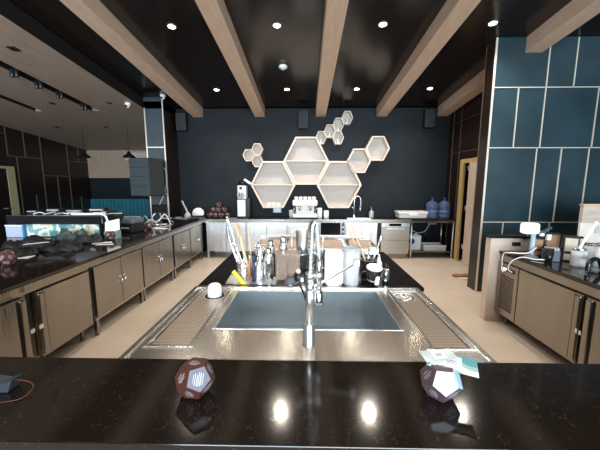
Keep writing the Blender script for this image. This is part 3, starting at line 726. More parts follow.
def shaker(x, y, lab, s=1.0):
    t = thing('cocktail_shaker', lab, 'shaker', (x, y, IZ+.005))
    bm = NB(); lathe(bm, [(.030*s, 0), (.034*s, .006), (.040*s, .17*s), (.040*s, .185*s)], n=24); obj('body', bm, CHROME, t)
    bm = NB(); lathe(bm, [(.041*s, .183*s), (.041*s, .19*s), (.034*s, .21*s), (.024*s, .232*s)], n=24); obj('strainer_top', bm, CHROMEM, t)
    bm = NB(); lathe(bm, [(.024*s, .232*s), (.026*s, .24*s), (.024*s, .27*s), (.018*s, .285*s)], n=20); obj('cap', bm, CHROME, t)
shaker(-.292, 2.29, 'steel cocktail shaker standing before the smoky clear box')
shaker(-.30, 2.52, 'steel cocktail shaker behind the front shaker', 1.05)
shaker(-.20, 2.62, 'steel cocktail shaker behind the smoky clear box', 1.1)
shaker(-.41, 2.56, 'steel cocktail shaker at the back left behind the tool cylinders', .95)
t = thing('condiment_box', 'smoky clear acrylic box standing on the island centre', 'box', (-.147, 2.42, IZ))
bm = NB(); box(bm, -.10, .10, -.06, .06, 0, .006)
for a in ((-.10, .10, -.06, -.055), (-.10, .10, .055, .06), (-.10, -.095, -.055, .055), (.095, .10, -.055, .055), (-.002, .002, -.055, .055)): box(bm, *a, .006, .215)
obj('body', bm, SMOKE, t)
bm = NB(); box(bm, -.104, .104, -.064, .064, .216, .226); obj('lid', bm, SMOKE, t, .002)
bm = NB(); box(bm, -.092, -.005, -.052, .052, .007, .17); box(bm, .005, .092, -.052, .052, .007, .14); obj('contents', bm, mat('brown_sachets', (.36, .25, .17), .7, 0, 25, .2), t)
t = thing('strainer', 'round dark hemisphere strainer lying before the smoky clear box', 'strainer', (-.12, 2.275, IZ))
bm = NB(); lathe(bm, [(.046, 0), (.044, .022), (.030, .042), (.010, .051), (.001, .052)], n=20); obj('bowl', bm, GREY, t)
bm = NB(); tube(bm, [(.03, 0, .006), (.085, -.01, .012)], .006, 8); lathe(bm, [(.047, 0), (.05, .004), (.047, .006)], n=20); obj('rim', bm, CHROME, t)
t = thing('steel_canister', 'tall steel canister with a slanted open top behind the tap', 'canister', (-.035, 2.74, IZ))
bm = NB(); n = 28; R_ = .056
lo = [bm.verts.new((R_*math.cos(2*PI*i/n), R_*math.sin(2*PI*i/n), 0)) for i in range(n)]
hi = [bm.verts.new((R_*math.cos(2*PI*i/n), R_*math.sin(2*PI*i/n), .375+.022*math.cos(2*PI*i/n))) for i in range(n)]
hi2 = [bm.verts.new((.92*v.co.x, .92*v.co.y, v.co.z)) for v in hi]; lo2 = [bm.verts.new((.92*v.co.x, .92*v.co.y, .01)) for v in lo]
for i in range(n):
    j = (i+1) % n
    for q in ((lo[i], lo[j], hi[j], hi[i]), (hi[i], hi[j], hi2[j], hi2[i]), (hi2[i], hi2[j], lo2[j], lo2[i])):
        f = bm.faces.new(q); f.smooth = True
bm.faces.new(lo[::-1]); bm.faces.new(lo2)
obj('body', bm, CHROMEM, t)
bm = NB(); lathe(bm, [(.058, .125), (.066, .128), (.066, .134), (.057, .136)], n=28, cap=False); obj('collar', bm, CHROME, t)
t = thing('cutting_board', 'white plastic cutting board with rounded corners standing upright', 'board', (.215, 2.235, IZ), rot=(-.05, 0, 0))
bm = NB(); rbox(bm, .140, .29, .014, .042, Matrix.Translation((0, 0, .146)) @ Matrix.Rotation(PI/2, 4, 'X')); obj('board', bm, WHITE, t, .002)
t = thing('board_stand', 'wire stand holding the white cutting board', 'stand', (.215, 2.235, IZ))
bm = NB()
for s in (-.05, .05): tube(bm, curve([(s, -.045, .006), (s, -.035, .06), (s, -.03, .006)], 4), .003, 6); tube(bm, curve([(s, .035, .006), (s, .045, .08), (s, .055, .006)], 4), .003, 6); tube(bm, [(s, -.05, .005), (s, .06, .005)], .003, 6)
tube(bm, [(-.05, .055, .006), (.05, .055, .006)], .003, 6); tube(bm, [(-.05, -.045, .006), (.05, -.045, .006)], .003, 6)
obj('wire', bm, CHROME, t)
t = thing('blender_jug', 'clear ribbed plastic blender jug standing right of the white board', 'jug', (.352, 2.28, IZ))
bm = NB(); n = 32
def rib(r, k): return r*(1+(.03 if k % 4 < 2 else -.02))
prof = [(.060, .0), (.062, .02), (.068, .15), (.072, .285), (.066, .287), (.062, .15), (.056, .025)]
rr = [[bm.verts.new((rib(r, i)*math.cos(2*PI*i/n), rib(r, i)*math.sin(2*PI*i/n), z)) for i in range(n)] for r, z in prof]
for a, b in zip(rr, rr[1:]):
    for i in range(n): f = bm.faces.new((a[i], a[(i+1) % n], b[(i+1) % n], b[i])); f.smooth = True
bm.faces.new(rr[0][::-1]); bm.faces.new(rr[-1]); obj('body', bm, GLASS, t)
bm = NB(); tube(bm, curve([(-.06, -.03, .25), (-.10, -.045, .235), (-.102, -.045, .10), (-.062, -.03, .07)], 5), .008, 8); obj('handle', bm, GLASS, t)
bm = NB(); lathe(bm, [(.073, .28), (.077, .285), (.077, .293), (.072, .295)], n=24, cap=False); obj('rim', bm, LGREY, t)
t = thing('mug', 'black mug with a white inside tipped towards the sink', 'mug', (.515, 2.255, IZ+.012), rot=(.30, 0, .1))
bm = NB(); lathe(bm, [(.040, 0.012), (.046, .02), (.060, .14), (.060, .15)], n=28, cap=True)
bm.faces.ensure_lookup_table(); bm.faces.remove([f for f in bm.faces if len(f.verts) == 28][-1]); obj('body', bm, BLACKG, t)
bm = NB(); lathe(bm, [(.060, .15), (.058, .152), (.056, .148), (.050, .05), (.001, .04)], n=28, cap=False); obj('inside', bm, WHITEG, t)
bm = NB(); tube(bm, curve([(-.056, 0, .12), (-.092, 0, .11), (-.09, 0, .05), (-.048, 0, .04)], 5), .008, 8); obj('handle', bm, BLACKG, t)
bm = NB(); box(bm, -.0, .030, -.058, -.046, .03, .085); ball(bm, (.015, -.054, .09), .017, 10, sz=(1, .3, 1)); obj('emblem', bm, WHITE, t, .002)
t = thing('utensil_crock', 'black crock behind the tipped mug holding sticks', 'crock', (.52, 2.42, IZ))
bm = NB(); lathe(bm, [(.055, 0), (.062, .01), (.066, .16), (.060, .16), (.055, .015), (.001, .012)], n=24, cap=False); obj('body', bm, BLACKG, t)
bm = NB(); lathe(bm, [(.066, .16), (.069, .165), (.064, .168), (.060, .16)], n=24, cap=False); obj('rim', bm, GREY, t)
stick('wooden_spoon', 'pale wooden spoon leaning left out of the black crock', (.53, 2.42, .93), (.395, 2.46, 1.27), .008, WOODS, 'spoon', 'paddle')
stick('wooden_stick', 'thin wooden stick leaning left out of the black crock', (.50, 2.43, .93), (.355, 2.50, 1.285), .006, WOODS, 'stick')
stick('muddler', 'steel muddler leaning right out of the black crock', (.52, 2.42, .93), (.62, 2.43, 1.225), .009, CHROMEM, 'muddler')
stick('funnel_spoon', 'short steel ladle standing in the black crock', (.51, 2.40, .93), (.515, 2.40, 1.15), .006, CHROME, 'ladle', 'spoon')
def bottle(x, y, z, lab, h=.2, r=.03, m=CHROMEM, capm=BLACK, cat='bottle', group=None):
    t = thing('bottle', lab, cat, (x, y, z), 0, group)
    bm = NB(); lathe(bm, [(r*.9, 0), (r, .008), (r, h*.6), (r*.45, h*.76), (r*.4, h*.9)], n=18); obj('body', bm, m, t)
    bm = NB(); lathe(bm, [(r*.48, h*.9), (r*.45, h)], n=14); obj('cap', bm, capm, t)
    return t
bottle(.615, 2.47, IZ, 'short white bottle with steel cap right of the black crock', .20, .028, WHITE, CHROME)
t = thing('jigger', 'small steel double jigger right of the tipped mug', 'jigger', (.632, 2.31, IZ))
bm = NB(); lathe(bm, [(.026, 0), (.010, .05)], n=18); obj('lower_cup', bm, CHROME, t)
bm = NB(); lathe(bm, [(.010, .05), (.030, .105), (.027, .105), (.008, .055)], n=18, cap=False); obj('upper_cup', bm, CHROME, t)
t = thing('whipper', 'small black and steel cream whipper behind the jigger', 'whipper', (.655, 2.39, IZ))
bm = NB(); lathe(bm, [(.026, 0), (.028, .01), (.028, .08), (.014, .10)], n=18); obj('body', bm, CHROMEM, t)
bm = NB(); lathe(bm, [(.018, .10), (.018, .13), (.008, .14)], n=14); tube(bm, [(0, 0, .12), (.035, -.01, .10)], .005, 6); obj('head', bm, BLACK, t)

# raised steel trays with brown boards at the back of the island
for x0, x1, lab in ((-.50, .09, 'left'), (.12, .70, 'right')):
    t = thing('raised_tray', f'raised white-rimmed steel tray, {lab} one of two at the back of the island', 'tray', (0, 0, 0), 0, 'raised trays at the back of the island')
    z0 = .985
    bm = NB(); box(bm, x0, x1, 2.85, 3.30, z0, z0+.005)
    nseg = 10
    for k in range(nseg):
        xa = x0+(x1-x0)*k/nseg; xb = x0+(x1-x0)*(k+1)/nseg
        box(bm, xa, xb, 2.84, 2.85, z0-.01, z0+.04); box(bm, xa, xb, 3.30, 3.31, z0, z0+.085)
    box(bm, x0-.006, x0, 2.84, 3.31, z0, z0+.05); box(bm, x1, x1+.006, 2.84, 3.31, z0, z0+.05)
    obj('pan', bm, STEELH, t, .002)
    bm = NB(); tube(bm, [(x0, 2.835, z0+.04), (x1*.5+x0*.5, 2.835, z0+.028), (x1, 2.835, z0+.04)], .013, 8); obj('rolled_edge', bm, WHITEG, t)
    bm = NB(); tube(bm, [(x0, 3.305, z0+.09), (x1, 3.305, z0+.09)], .008, 8); obj('rolled_edge', bm, WHITEG, t)
    for x in (x0+.03, x1-.03):
        for y in (2.88, 3.26):
            bm = NB(); tube(bm, [(x, y, .87), (x, y, z0)], .009, 8); obj('leg', bm, STEEL, t)
def board(x, y, z, w, d_, ang, tilt, lab):
    t_ = obj('wooden_board', *(lambda b: (rbox(b, w, d_, .018, .012), (b, BROWNW))[1])(NB()), None, .002, lab, 'board', 'brown boards on the raised trays', loc=(x, y, z))
    t_.rotation_euler = (tilt, 0, ang)
board(-.34, 3.07, 1.012, .26, .34, .12, .10, 'small brown wooden board tilted at the left end of the left raised tray')
board(-.06, 3.07, 1.012, .26, .34, -.05, .10, 'brown wooden board tilted in the left raised tray, nearer the canister')
board(.27, 3.07, 1.012, .24, .34, .0, .10, 'wide brown wooden board in the right raised tray next to the steel canister')
board(.56, 3.07, 1.012, .22, .34, -.1, .10, 'brown wooden board at the right end of the right raised tray')
t = thing('bottle_rack', 'low black rack under the raised trays on the island', 'rack', (0, 0, 0))
bm = NB(); box(bm, -.45, .66, 2.92, 3.22, .871, .955); obj('box', bm, BLACKG, t, .004)
bm = NB(); tube(bm, [(-.45, 2.915, .96), (.66, 2.915, .96)], .006, 8); obj('rail', bm, CHROME, t)
t = thing('steel_post', 'thin upright steel post on the island left of the slanted canister', 'post', (-.13, 2.70, IZ))
bm = NB(); tube(bm, [(0, 0, .01), (0, 0, .40)], .007, 8); obj('rod', bm, CHROMEM, t)
bm = NB(); lathe(bm, [(.03, 0), (.028, .01), (.01, .014)], n=16); obj('foot', bm, CHROME, t)
t = thing('steel_post', 'short steel post on the island right of the tap', 'post', (.155, 2.72, IZ))
bm = NB(); tube(bm, [(0, 0, .01), (0, 0, .31)], .009, 8); obj('rod', bm, CHROMEM, t)
bm = NB(); lathe(bm, [(.03, 0), (.028, .01), (.01, .014)], n=16); obj('foot', bm, CHROME, t)

# ------------------------------------------------------------------ pentagon-faced boxes
PHI = (1+5**.5)/2
def dodeca():
    vs = [(a, b, c) for a in (-1, 1) for b in (-1, 1) for c in (-1, 1)]
    for a in (-1, 1):
        for b in (-1, 1): vs += [(0, a/PHI, b*PHI), (a/PHI, b*PHI, 0), (a*PHI, 0, b/PHI)]
    bm = bmesh.new()
    for v in vs: bm.verts.new(v)
    bmesh.ops.convex_hull(bm, input=bm.verts[:])
    bmesh.ops.dissolve_limit(bm, angle_limit=.05, verts=bm.verts[:], edges=bm.edges[:])
    return bm
def pent_box(name, lab, loc, r, rot, mb, mp, bandm=None, group=None, detail=True):
    """r = circumradius; sits with one face down"""
    t = thing(name, lab, 'box', loc, 0, group, rot)
    bm = dodeca(); s = r/math.sqrt(3)
    bm.faces.ensure_lookup_table(); bm.normal_update()
    f = bm.faces[0]; nrm = f.normal.copy(); q = nrm.rotation_difference(Vector((0, 0, -1))).to_matrix().to_4x4()
    bmesh.ops.transform(bm, matrix=q, verts=bm.verts[:]); bm.normal_update()
    zmin = min(v.co.z for v in bm.verts)
    for v in bm.verts: v.co = Vector((v.co.x*s, v.co.y*s, (v.co.z-zmin)*s))
    bm.normal_update()
    faces = [(f.calc_center_median().copy(), f.normal.copy(), (f.verts[0].co-f.calc_center_median())) for f in bm.faces]
    obj('body', bm, mb, t, r*.03)
    if detail:
        k = 0
        for c, n_, e in faces:
            if n_.z < -.9: continue
            k += 1
            u = e.normalized(); w = n_.cross(u); R = e.length
            bm = NB()
            def P(a, b, h): return c+u*a+w*b+n_*h
            def bar(a0, a1, b0, b1):
                hexa(bm, [P(a0, b0, 0), P(a1, b0, 0), P(a1, b1, 0), P(a0, b1, 0), P(a0, b0, .0012), P(a1, b0, .0012), P(a1, b1, .0012), P(a0, b1, .0012)])
            if k % 2 == 0:
                for i in range(3): bar(-R*.18, R*.14, -R*.52+i*R*.36, -R*.24+i*R*.36)
                bar(R*.24, R*.42, -R*.5, R*.45)
                bar(-R*.35, -R*.28, -R*.4, R*.1)
            else:
                bar(-R*.05, R*.05, -R*.45, R*.45); bar(R*.15, R*.22, -R*.3, R*.3); bar(-R*.3, -R*.22, -R*.35, R*.2)
            bmesh.ops.recalc_face_normals(bm, faces=bm.faces[:])
            obj('printed_bars', bm, mp, t)
    return t
b1 = pent_box('chocolate_box', 'brown pentagon-faced box on the bar, silver label facing up, left of centre', (-.40, .995, .901), .072, (0, 0, .88), BROWNL, SILVC, bandm=True)
# silver label wrapped over one upper face of the left box
body = [o for o in D.objects if o.parent == b1 and o.name.startswith('body')][0]
def face_plate(root, body, want, m, k=.97, lines=None, name='label_plate'):
    me = body.data; best = max(me.polygons, key=lambda f: (root.rotation_euler.to_matrix() @ f.normal).dot(Vector(want).normalized()))
    c = best.center; n_ = best.normal
    bm = NB(); vs = [me.vertices[i].co for i in best.vertices]
    A = [bm.verts.new(c+(v-c)*k+n_*.0013) for v in vs]; B = [bm.verts.new(c+(v-c)*k+n_*.0030) for v in vs]
    bm.faces.new(B); bm.faces.new(A[::-1])
    for i in range(len(A)): bm.faces.new((A[i], A[(i+1) % len(A)], B[(i+1) % len(A)], B[i]))
    bmesh.ops.recalc_face_normals(bm, faces=bm.faces[:])
    pl = obj(name, bm, m, root)
    if lines:
        u = (vs[0]-c).normalized(); w = n_.cross(u); R = (vs[0]-c).length; bm = NB()
        for a0, a1, b0, b1 in ((.30, .36, -.4, .4), (.12, .2, -.5, .45), (-.02, .04, -.5, .5), (-.14, -.08, -.5, .3), (-.3, -.24, -.45, .4), (-.44, -.40, -.3, .3)):
            hexa(bm, [c+u*a*R+w*b*R+n_*h for h in (.003, .0036) for a, b in ((a0, b0), (a1, b0), (a1, b1), (a0, b1))])
        bmesh.ops.recalc_face_normals(bm, faces=bm.faces[:]); obj('text_lines', bm, lines, pl)
face_plate(b1, body, (.3, -.9, .35), mat('lilac_grey_card', (.15, .15, .19), .5), lines=mat('pale_ink', (.50, .52, .58), .5))
b2 = pent_box('chocolate_box', 'silver-white pentagon-faced box on the bar at right, leaflets on top', (.485, 1.0, .901), .072, (0, 0, .15), mat('mauve_card', (.10, .06, .07), .35), SILVC)
body = [o for o in D.objects if o.parent == b2 and o.name.startswith('body')][0]
face_plate(b2, body, (-.1, -.8, .5), mat('silvery_white_card', (.55, .63, .72), .35))
face_plate(b2, body, (.8, -.5, .4), PALEB)
def leaflet(name, lab, loc, rot, w, h, m, m2, fold=.0):
    t = thing(name, lab, 'leaflet', loc, 0, None, rot)
    bm = NB(); box(bm, -w/2, 0, -h/2, h/2, 0, .0012, M=Matrix.Rotation(fold, 4, 'Y')); box(bm, 0, w/2, -h/2, h/2, 0, .0012, M=Matrix.Rotation(-fold, 4, 'Y')); obj('paper', bm, m, t)
    bm = NB(); box(bm, -w*.18, w*.2, -h*.35, h*.38, .0014, .002, M=Matrix.Rotation(-fold*.0, 4, 'Y')); pp = obj('white_block', bm, m2, t)
    bm = NB()
    for k in range(3): box(bm, -w*.10, w*.12, -h*.1+k*h*.09, -h*.07+k*h*.09, .002, .0025)
    obj('text_lines', bm, GREY, pp)
leaflet('leaflet', 'leaflet with teal and tan print lying on the right box', (.525, 1.01, 1.020), (.26, .04, -.38), .165, .08, ART, WHITE)
leaflet('leaflet', 'smaller pale leaflet sticking out behind the folded one on the right box', (.49, 1.04, 1.030), (.10, -.05, .10), .12, .06, mat('pale_print', (.62, .72, .74), .4, 0, 14, .15), WHITE)
# left edge of bar: dark cloth with wire
t = thing('cable_clip', 'dark clip with a thin wire at the left end of the bar', 'clip', (-1.125, .995, .901))
bm = NB(); prism(bm, [(-.06, 0), (.04, 0), (.06, .05), (.02, .035), (-.06, .045)], 'y', -.02, .03); obj('body', bm, mat('dark_slate', (.03, .04, .05), .5), t, .004)
bm = NB(); tube(bm, curve([(.05, 0, .04), (.10, 0, .035), (.13, -.01, .02), (.12, -.05, .004), (.06, -.07, .003)], 5), .0015, 5); obj('wire', bm, BROWNC, t)

# pile on the back counter
proto = None
pile = []
zb_ = .876
cxp, cyp = -1.99, 6.82
lay = [[(-.20, -.04), (-.07, -.10), (.07, -.10), (.20, -.04), (-.13, .07), (0, .04), (.13, .07)], [(-.13, -.02), (.0, -.06), (.13, -.02), (-.06, .07), (.07, .07)], [(0, .0)]]
tier = ['bottom', 'middle', 'top']
for li, L_ in enumerate(lay):
    for (dx, dy) in L_:
        lab = {0: 'brown pentagon-faced box in the bottom layer of the pile on the back counter', 1: 'brown pentagon-faced box in the second layer of the pile on the back counter', 2: 'brown pentagon-faced box topping the pile on the back counter'}[li]
        loc = (cxp+dx, cyp+dy, zb_+.116*li)
        if proto is None: proto = pent_box('chocolate_box', lab, loc, .072, (0, 0, random.random()*3), BROWNL, SILVC, group='brown pentagon-faced boxes piled on the back counter')
        else: dup(proto, loc, lab, random.random()*6, 'brown pentagon-faced boxes piled on the back counter')
grp2 = 'brown pentagon-faced boxes along the left counter'
dup(proto, (-2.70, 4.02, .882), 'brown pentagon-faced box on the left counter beside the white card stand', .4, grp2)
dup(proto, (-2.66, 4.98, .882), 'brown pentagon-faced box on the left counter in front of the pillar', .9, grp2)
dup(proto, (-2.85, 2.74, .882), 'brown pentagon-faced box at the left picture edge, standing nearest the front', .2, grp2)
dup(proto, (-2.97, 2.86, .882), 'brown pentagon-faced box at the left picture edge, behind the nearest one', 1.7, grp2)

# ------------------------------------------------------------------ back counter objects
BZ = .873
t = thing('coffee_grinder', 'tall white and black coffee grinder on the back counter left of hexagons', 'grinder', (-1.43, 6.84, BZ))
bm = NB(); box(bm, -.13, .15, -.12, .14, 0, .03); box(bm, .07, .16, -.08, .12, .03, .44); obj('base', bm, BLACK, t, .008)
bm = NB(); box(bm, -.115, .065, -.125, -.02, .03, .41); obj('front_cover', bm, WHITE, t, .015)
bm = NB(); box(bm, -.115, .09, -.11, .10, .42, .73); obj('head', bm, mat('silver_grey', (.55, .62, .66), .3, .5), t, .02)
bm = NB(); lathe(bm, [(.085, 0), (.085, .03), (.07, .045)], n=24, M=Matrix.Translation((-.03, -.10, .52)) @ Matrix.Rotation(PI/2, 4, 'X')); dl = obj('dial', bm, LGREY, t)
bm = NB(); box(bm, -.065, -.045, -.15, -.14, .49, .56); box(bm, -.02, .03, -.15, -.14, .535, .55); box(bm, -.02, 0, -.15, -.14, .49, .53); box(bm, -.06, .0, -.116, -.108, .64, .70); obj('markings', bm, BLACK, dl)
bm = NB(); lathe(bm, [(.085, .73), (.10, .80), (.085, .83)], n=20); obj('hopper', bm, BLACKG, t)
bm = NB(); rbox(bm, .19, .12, .05, .03, Matrix.Translation((.10, 0, .79)) @ Matrix.Rotation(.55, 4, 'Y')); obj('lid', bm, WHITE, t, .01)
t = thing('socket_box', 'pale blue-white wall box below the left hexagon', 'socket', (-.68, 7.12, 1.03))
bm = NB(); box(bm, -.095, .095, -.06, .028, -.07, .065); obj('box', bm, PALEB, t, .006)
bm = NB(); box(bm, -.07, .07, -.066, -.059, -.045, .04); obj('cover', bm, mat('pale_cover', (.72, .84, .9), .3), t, .003)
t = thing('glass_tumbler', 'clear tumbler on the back counter left of the espresso machine', 'glass', (-.33, 6.78, BZ))
bm = NB(); lathe(bm, [(.045, 0), (.055, .11), (.05, .11), (.041, .008)], n=20); obj('glass', bm, GLASS, t)
bm = NB(); lathe(bm, [(.040, .010), (.052, .12), (.058, .17), (.04, .18)], n=18); obj('contents', bm, LGREY, t)
t = thing('espresso_machine', 'white espresso machine with cups on top on the back counter', 'coffee machine', (-.02, 6.8, BZ))
bm = NB(); box(bm, -.27, .27, -.22, .22, .02, .10); obj('base', bm, WHITE, t, .02)
bm = NB(); box(bm, -.21, .21, -.02, .2, .10, .30); obj('column', bm, WHITEG, t, .02)
bm = NB(); rbox(bm, .56, .42, .13, .09, Matrix.Translation((0, 0, .28))); obj('head', bm, WHITEG, t, .03)
for x in (-.12, .12):
    bm = NB(); lathe(bm, [(.035, .20), (.04, .27)], x, -.12, 0, 16); g_ = obj('group_head', bm, CHROME, t)
    bm = NB(); tube(bm, [(x, -.14, .215), (x, -.28, .19)], .014, 8); obj('portafilter_handle', bm, BLACK, g_)
bm = NB()
for s in (-.235, .235): tube(bm, curve([(s, -.18, .29), (s*1.05, -.21, .22), (s*.98, -.2, .12)], 4), .007, 6)
obj('steam_wand', bm, CHROME, t)
bm = NB(); box(bm, -.24, .24, -.215, .0, .10, .106); obj('drip_grid', bm, CHROMEM, t)
for i in range(5):
    x = -.20+i*.10
    u = thing('espresso_cup', ['leftmost', 'second', 'middle', 'fourth', 'rightmost'][i] + ' small white cup in the row on the espresso machine', 'cup', (-.02+x, 6.78, BZ+.412), 0, 'cups on the espresso machine')
    bm = NB(); lathe(bm, [(.028, 0), (.040, .05), (.038, .065), (.032, .065), (.022, .01)], n=16); obj('bowl', bm, WHITEG, u)
    bm = NB(); tube(bm, curve([(.036, 0, .05), (.052, 0, .04), (.032, 0, .018)], 3), .004, 6); obj('handle', bm, WHITEG, u)
def canister(x, r, h, lab):
    t = thing('canister', lab, 'canister', (x, 6.76, BZ))
    bm = NB(); lathe(bm, [(r*.95, 0), (r, .01), (r, h*.86), (r*.9, h*.88)], n=24); obj('body', bm, WHITEG, t)
    bm = NB(); lathe(bm, [(r*1.02, h*.88), (r*1.02, h*.96), (r*.5, h)], n=24); obj('lid', bm, WHITE, t)
canister(.31, .055, .23, 'taller white canister right of the espresso machine')
canister(.46, .058, .17, 'shorter white canister, second right of the espresso machine')
t = thing('gooseneck_tap', 'chrome gooseneck tap on the back counter right of the lower right hexagon', 'tap', (1.10, 6.85, BZ))
bm = NB(); lathe(bm, [(.03, 0), (.03, .015), (.018, .02), (.018, .06)], n=16); obj('base', bm, CHROME, t)
bm = NB(); tube(bm, curve([(0, 0, .05), (0, 0, .36), (.02, 0, .45), (.075, 0, .49), (.13, 0, .44), (.145, 0, .34), (.14, 0, .20)], 6), .013, 10); obj('neck', bm, CHROME, t)
bm = NB(); lathe(bm, [(.02, .14), (.02, .22), (.014, .23)], .14, 0, 0, 14); obj('spray_head', bm, CHROME, t)
bm = NB(); tube(bm, [(-.01, 0, .2), (-.07, -.01, .24)], .008, 8); obj('lever', bm, CHROME, t)
t = thing('soap_dispenser', 'clear soap bottle with a steel pump on the back counter', 'soap dispenser', (1.49, 6.83, BZ))
bm = NB(); lathe(bm, [(.05, 0), (.052, .01), (.052, .14), (.02, .165), (.02, .18)], n=20); obj('bottle', bm, mat('greyish_clear', (.55, .58, .6), .2, trans=.4), t)
bm = NB(); tube(bm, [(0, 0, .18), (0, 0, .25)], .007, 8); tube(bm, [(.01, 0, .25), (-.05, 0, .245)], .008, 8); obj('pump', bm, CHROME, t)
t = thing('drain_mat', 'small steel drying ledge around the gooseneck tap', 'ledge', (1.13, 6.72, BZ))
bm = NB(); box(bm, -.22, .30, -.12, .08, 0, .014); obj('plate', bm, STEELH, t, .004)
bm = NB(); box(bm, -.20, .28, -.10, .06, .014, .0155); obj('recess', bm, STEELB, t)
t = thing('storage_box', 'long white plastic box lying on the steel table beside water jugs', 'box', (2.36, 6.78, .876))
bm = NB(); box(bm, -.30, .31, -.15, .15, .012, .10); obj('body', bm, mat('offwhite_plastic', (.62, .60, .55), .5), t, .015)
bm = NB(); box(bm, -.32, .33, -.165, .165, .10, .155); obj('lid', bm, mat('offwhite_lid', (.70, .68, .62), .5), t, .015)
bm = NB(); box(bm, -.09, .10, -.175, -.164, .07, .12); obj('latch', bm, WHITE, t, .003)
bm = NB(); box(bm, -.28, .29, -.13, .13, 0, .012); obj('feet', bm, GREY, t)
def water_jug(x, lab):
    t = thing('water_jug', lab, 'water jug', (x, 6.83, .859), 0, 'large water jugs on the steel table')
    bm = NB(); lathe(bm, [(.12, 0), (.133, .02), (.133, .10), (.120, .118), (.133, .136), (.133, .20), (.120, .218), (.133, .236), (.133, .30), (.12, .35), (.05, .39), (.03, .40), (.03, .43)], n=32); obj('bottle', bm, JUG, t)
    bm = NB(); lathe(bm, [(.036, .425), (.036, .465), (.03, .47)], n=20); obj('cap', bm, BLUEJ, t)
    bm = NB(); lathe(bm, [(.1345, .145), (.1345, .190)], n=32, cap=False); obj('label_band', bm, mat('blue_band', (.10, .16, .40), .4), t)
water_jug(2.85, 'large bluish clear water jug, the one nearer the white box')
water_jug(3.12, 'large bluish clear water jug, the one nearer the door')
t = thing('jerrycan', 'pale plastic jerrycan with a round blue mark under the steel table', 'jerrycan', (2.44, 6.76, .166), 0)
bm = NB(); rbox(bm, .30, .26, .33, .05); obj('body', bm, mat('milky_plastic', (.50, .58, .62), .4), t, .02)
bm = NB(); lathe(bm, [(.035, .33), (.035, .36)], .05, 0, 0, 16); obj('cap', bm, WHITE, t)
bm = NB(); lathe(bm, [(.065, 0), (.065, .004)], n=24, M=Matrix.Translation((-.075, -.130, .20)) @ Matrix.Rotation(PI/2, 4, 'X')); obj('round_mark', bm, BLUEJ, t)
t = thing('crate', 'low white plastic crate on the lower shelf of the steel table', 'crate', (2.87, 6.76, .166))
bm = NB(); box(bm, -.24, .24, -.17, .17, 0, .008)
for a in ((-.24, .24, -.17, -.16), (-.24, .24, .16, .17), (-.24, -.23, -.16, .16), (.23, .24, -.16, .16)): box(bm, *a, .008, .10)
obj('body', bm, LGREY, t, .003)
bm = NB(); box(bm, -.25, .25, -.18, -.165, .095, .115); box(bm, -.25, .25, .165, .18, .095, .115); obj('rim', bm, WHITE, t)
t = thing('wall_socket', 'grey double socket on the wall under the steel table', 'socket', (3.00, 7.15, .74))
bm = NB(); box(bm, -.10, .10, -.03, 0, -.06, .06); obj('plate', bm, LGREY, t, .006)
bm = NB(); box(bm, -.06, -.02, -.05, -.03, -.025, .025); box(bm, .02, .06, -.05, -.03, -.025, .025); obj('plug', bm, WHITE, t, .004)
bm = NB(); tube(bm, curve([(2.31, 7.0, .70), (2.42, 7.0, .60), (2.62, 7.0, .50), (2.80, 7.02, .54), (2.90, 7.05, .68), (2.96, 7.11, .73)], 6), .012, 8)
obj('water_hose', bm, LGREY, None, 0, 'grey hose drooping under the steel table towards the socket', 'hose')
bm = NB(); tube(bm, [(2.84, 7.08, .17), (2.84, 7.08, .79)], .014, 8); obj('pipe', bm, STEELD, None, 0, 'thin vertical steel pipe behind the steel table', 'pipe')
# scrap and mat at the door
bm = NB(); prism(bm, [(-.16, -.03), (-.05, -.09), (.12, -.08), (.20, .02), (.10, .05), (.02, .02), (-.08, .04)], 'z', 0, .03)
o = obj('cardboard_scrap', bm, mat('brown_paper', (.28, .13, .06), .7), None, .006, 'crumpled brown cardboard scrap on the floor near the door', 'scrap', loc=(2.76, 5.25, .012))
bm = NB(); box(bm, -.2, .25, -.14, .12, 0, .010); obj('floor_mat', bm, mat('white_cloth', (.6, .55, .48), .8), None, .003, 'small whitish cloth on the floor under the cardboard scrap', 'cloth', loc=(2.88, 5.20, .0))

# ------------------------------------------------------------------ left counter objects
LZ = .882
t = thing('pa_speaker', 'large grey loudspeaker mounted on the front of the blue pillar', 'speaker', (-3.20, 6.06, 1.78), rot=(.0, 0, -.30))
bm = NB(); box(bm, -.24, .24, -.19, .20, -.38, .36); obj('cabinet', bm, SPK, t, .015)
bm = NB(); box(bm, -.23, .23, -.206, -.188, -.37, .35)
g_ = obj('grille', bm, mat('grille_grey', (.045, .060, .070), .6), t, .006)
bm = NB()
for z in (-.18, 0, .18): box(bm, -.225, .225, -.209, -.205, z-.004, z+.004)
obj('seams', bm, BLACK, g_)
bm = NB(); box(bm, -.03, .03, .2, .34, -.05, .05); obj('bracket', bm, BLACK, t)
bm = NB(); tube(bm, curve([(-3.02, 6.42, 1.98), (-2.985, 6.42, 1.9), (-2.99, 6.42, 1.62), (-3.05, 6.40, 1.4), (-3.14, 6.35, 1.15), (-3.08, 6.3, .90), (-2.98, 6.25, .887)], 6), .011, 7)
obj('speaker_cable', bm, LGREY, None, 0, 'grey cable hanging from the pillar loudspeaker to the counter', 'cable')

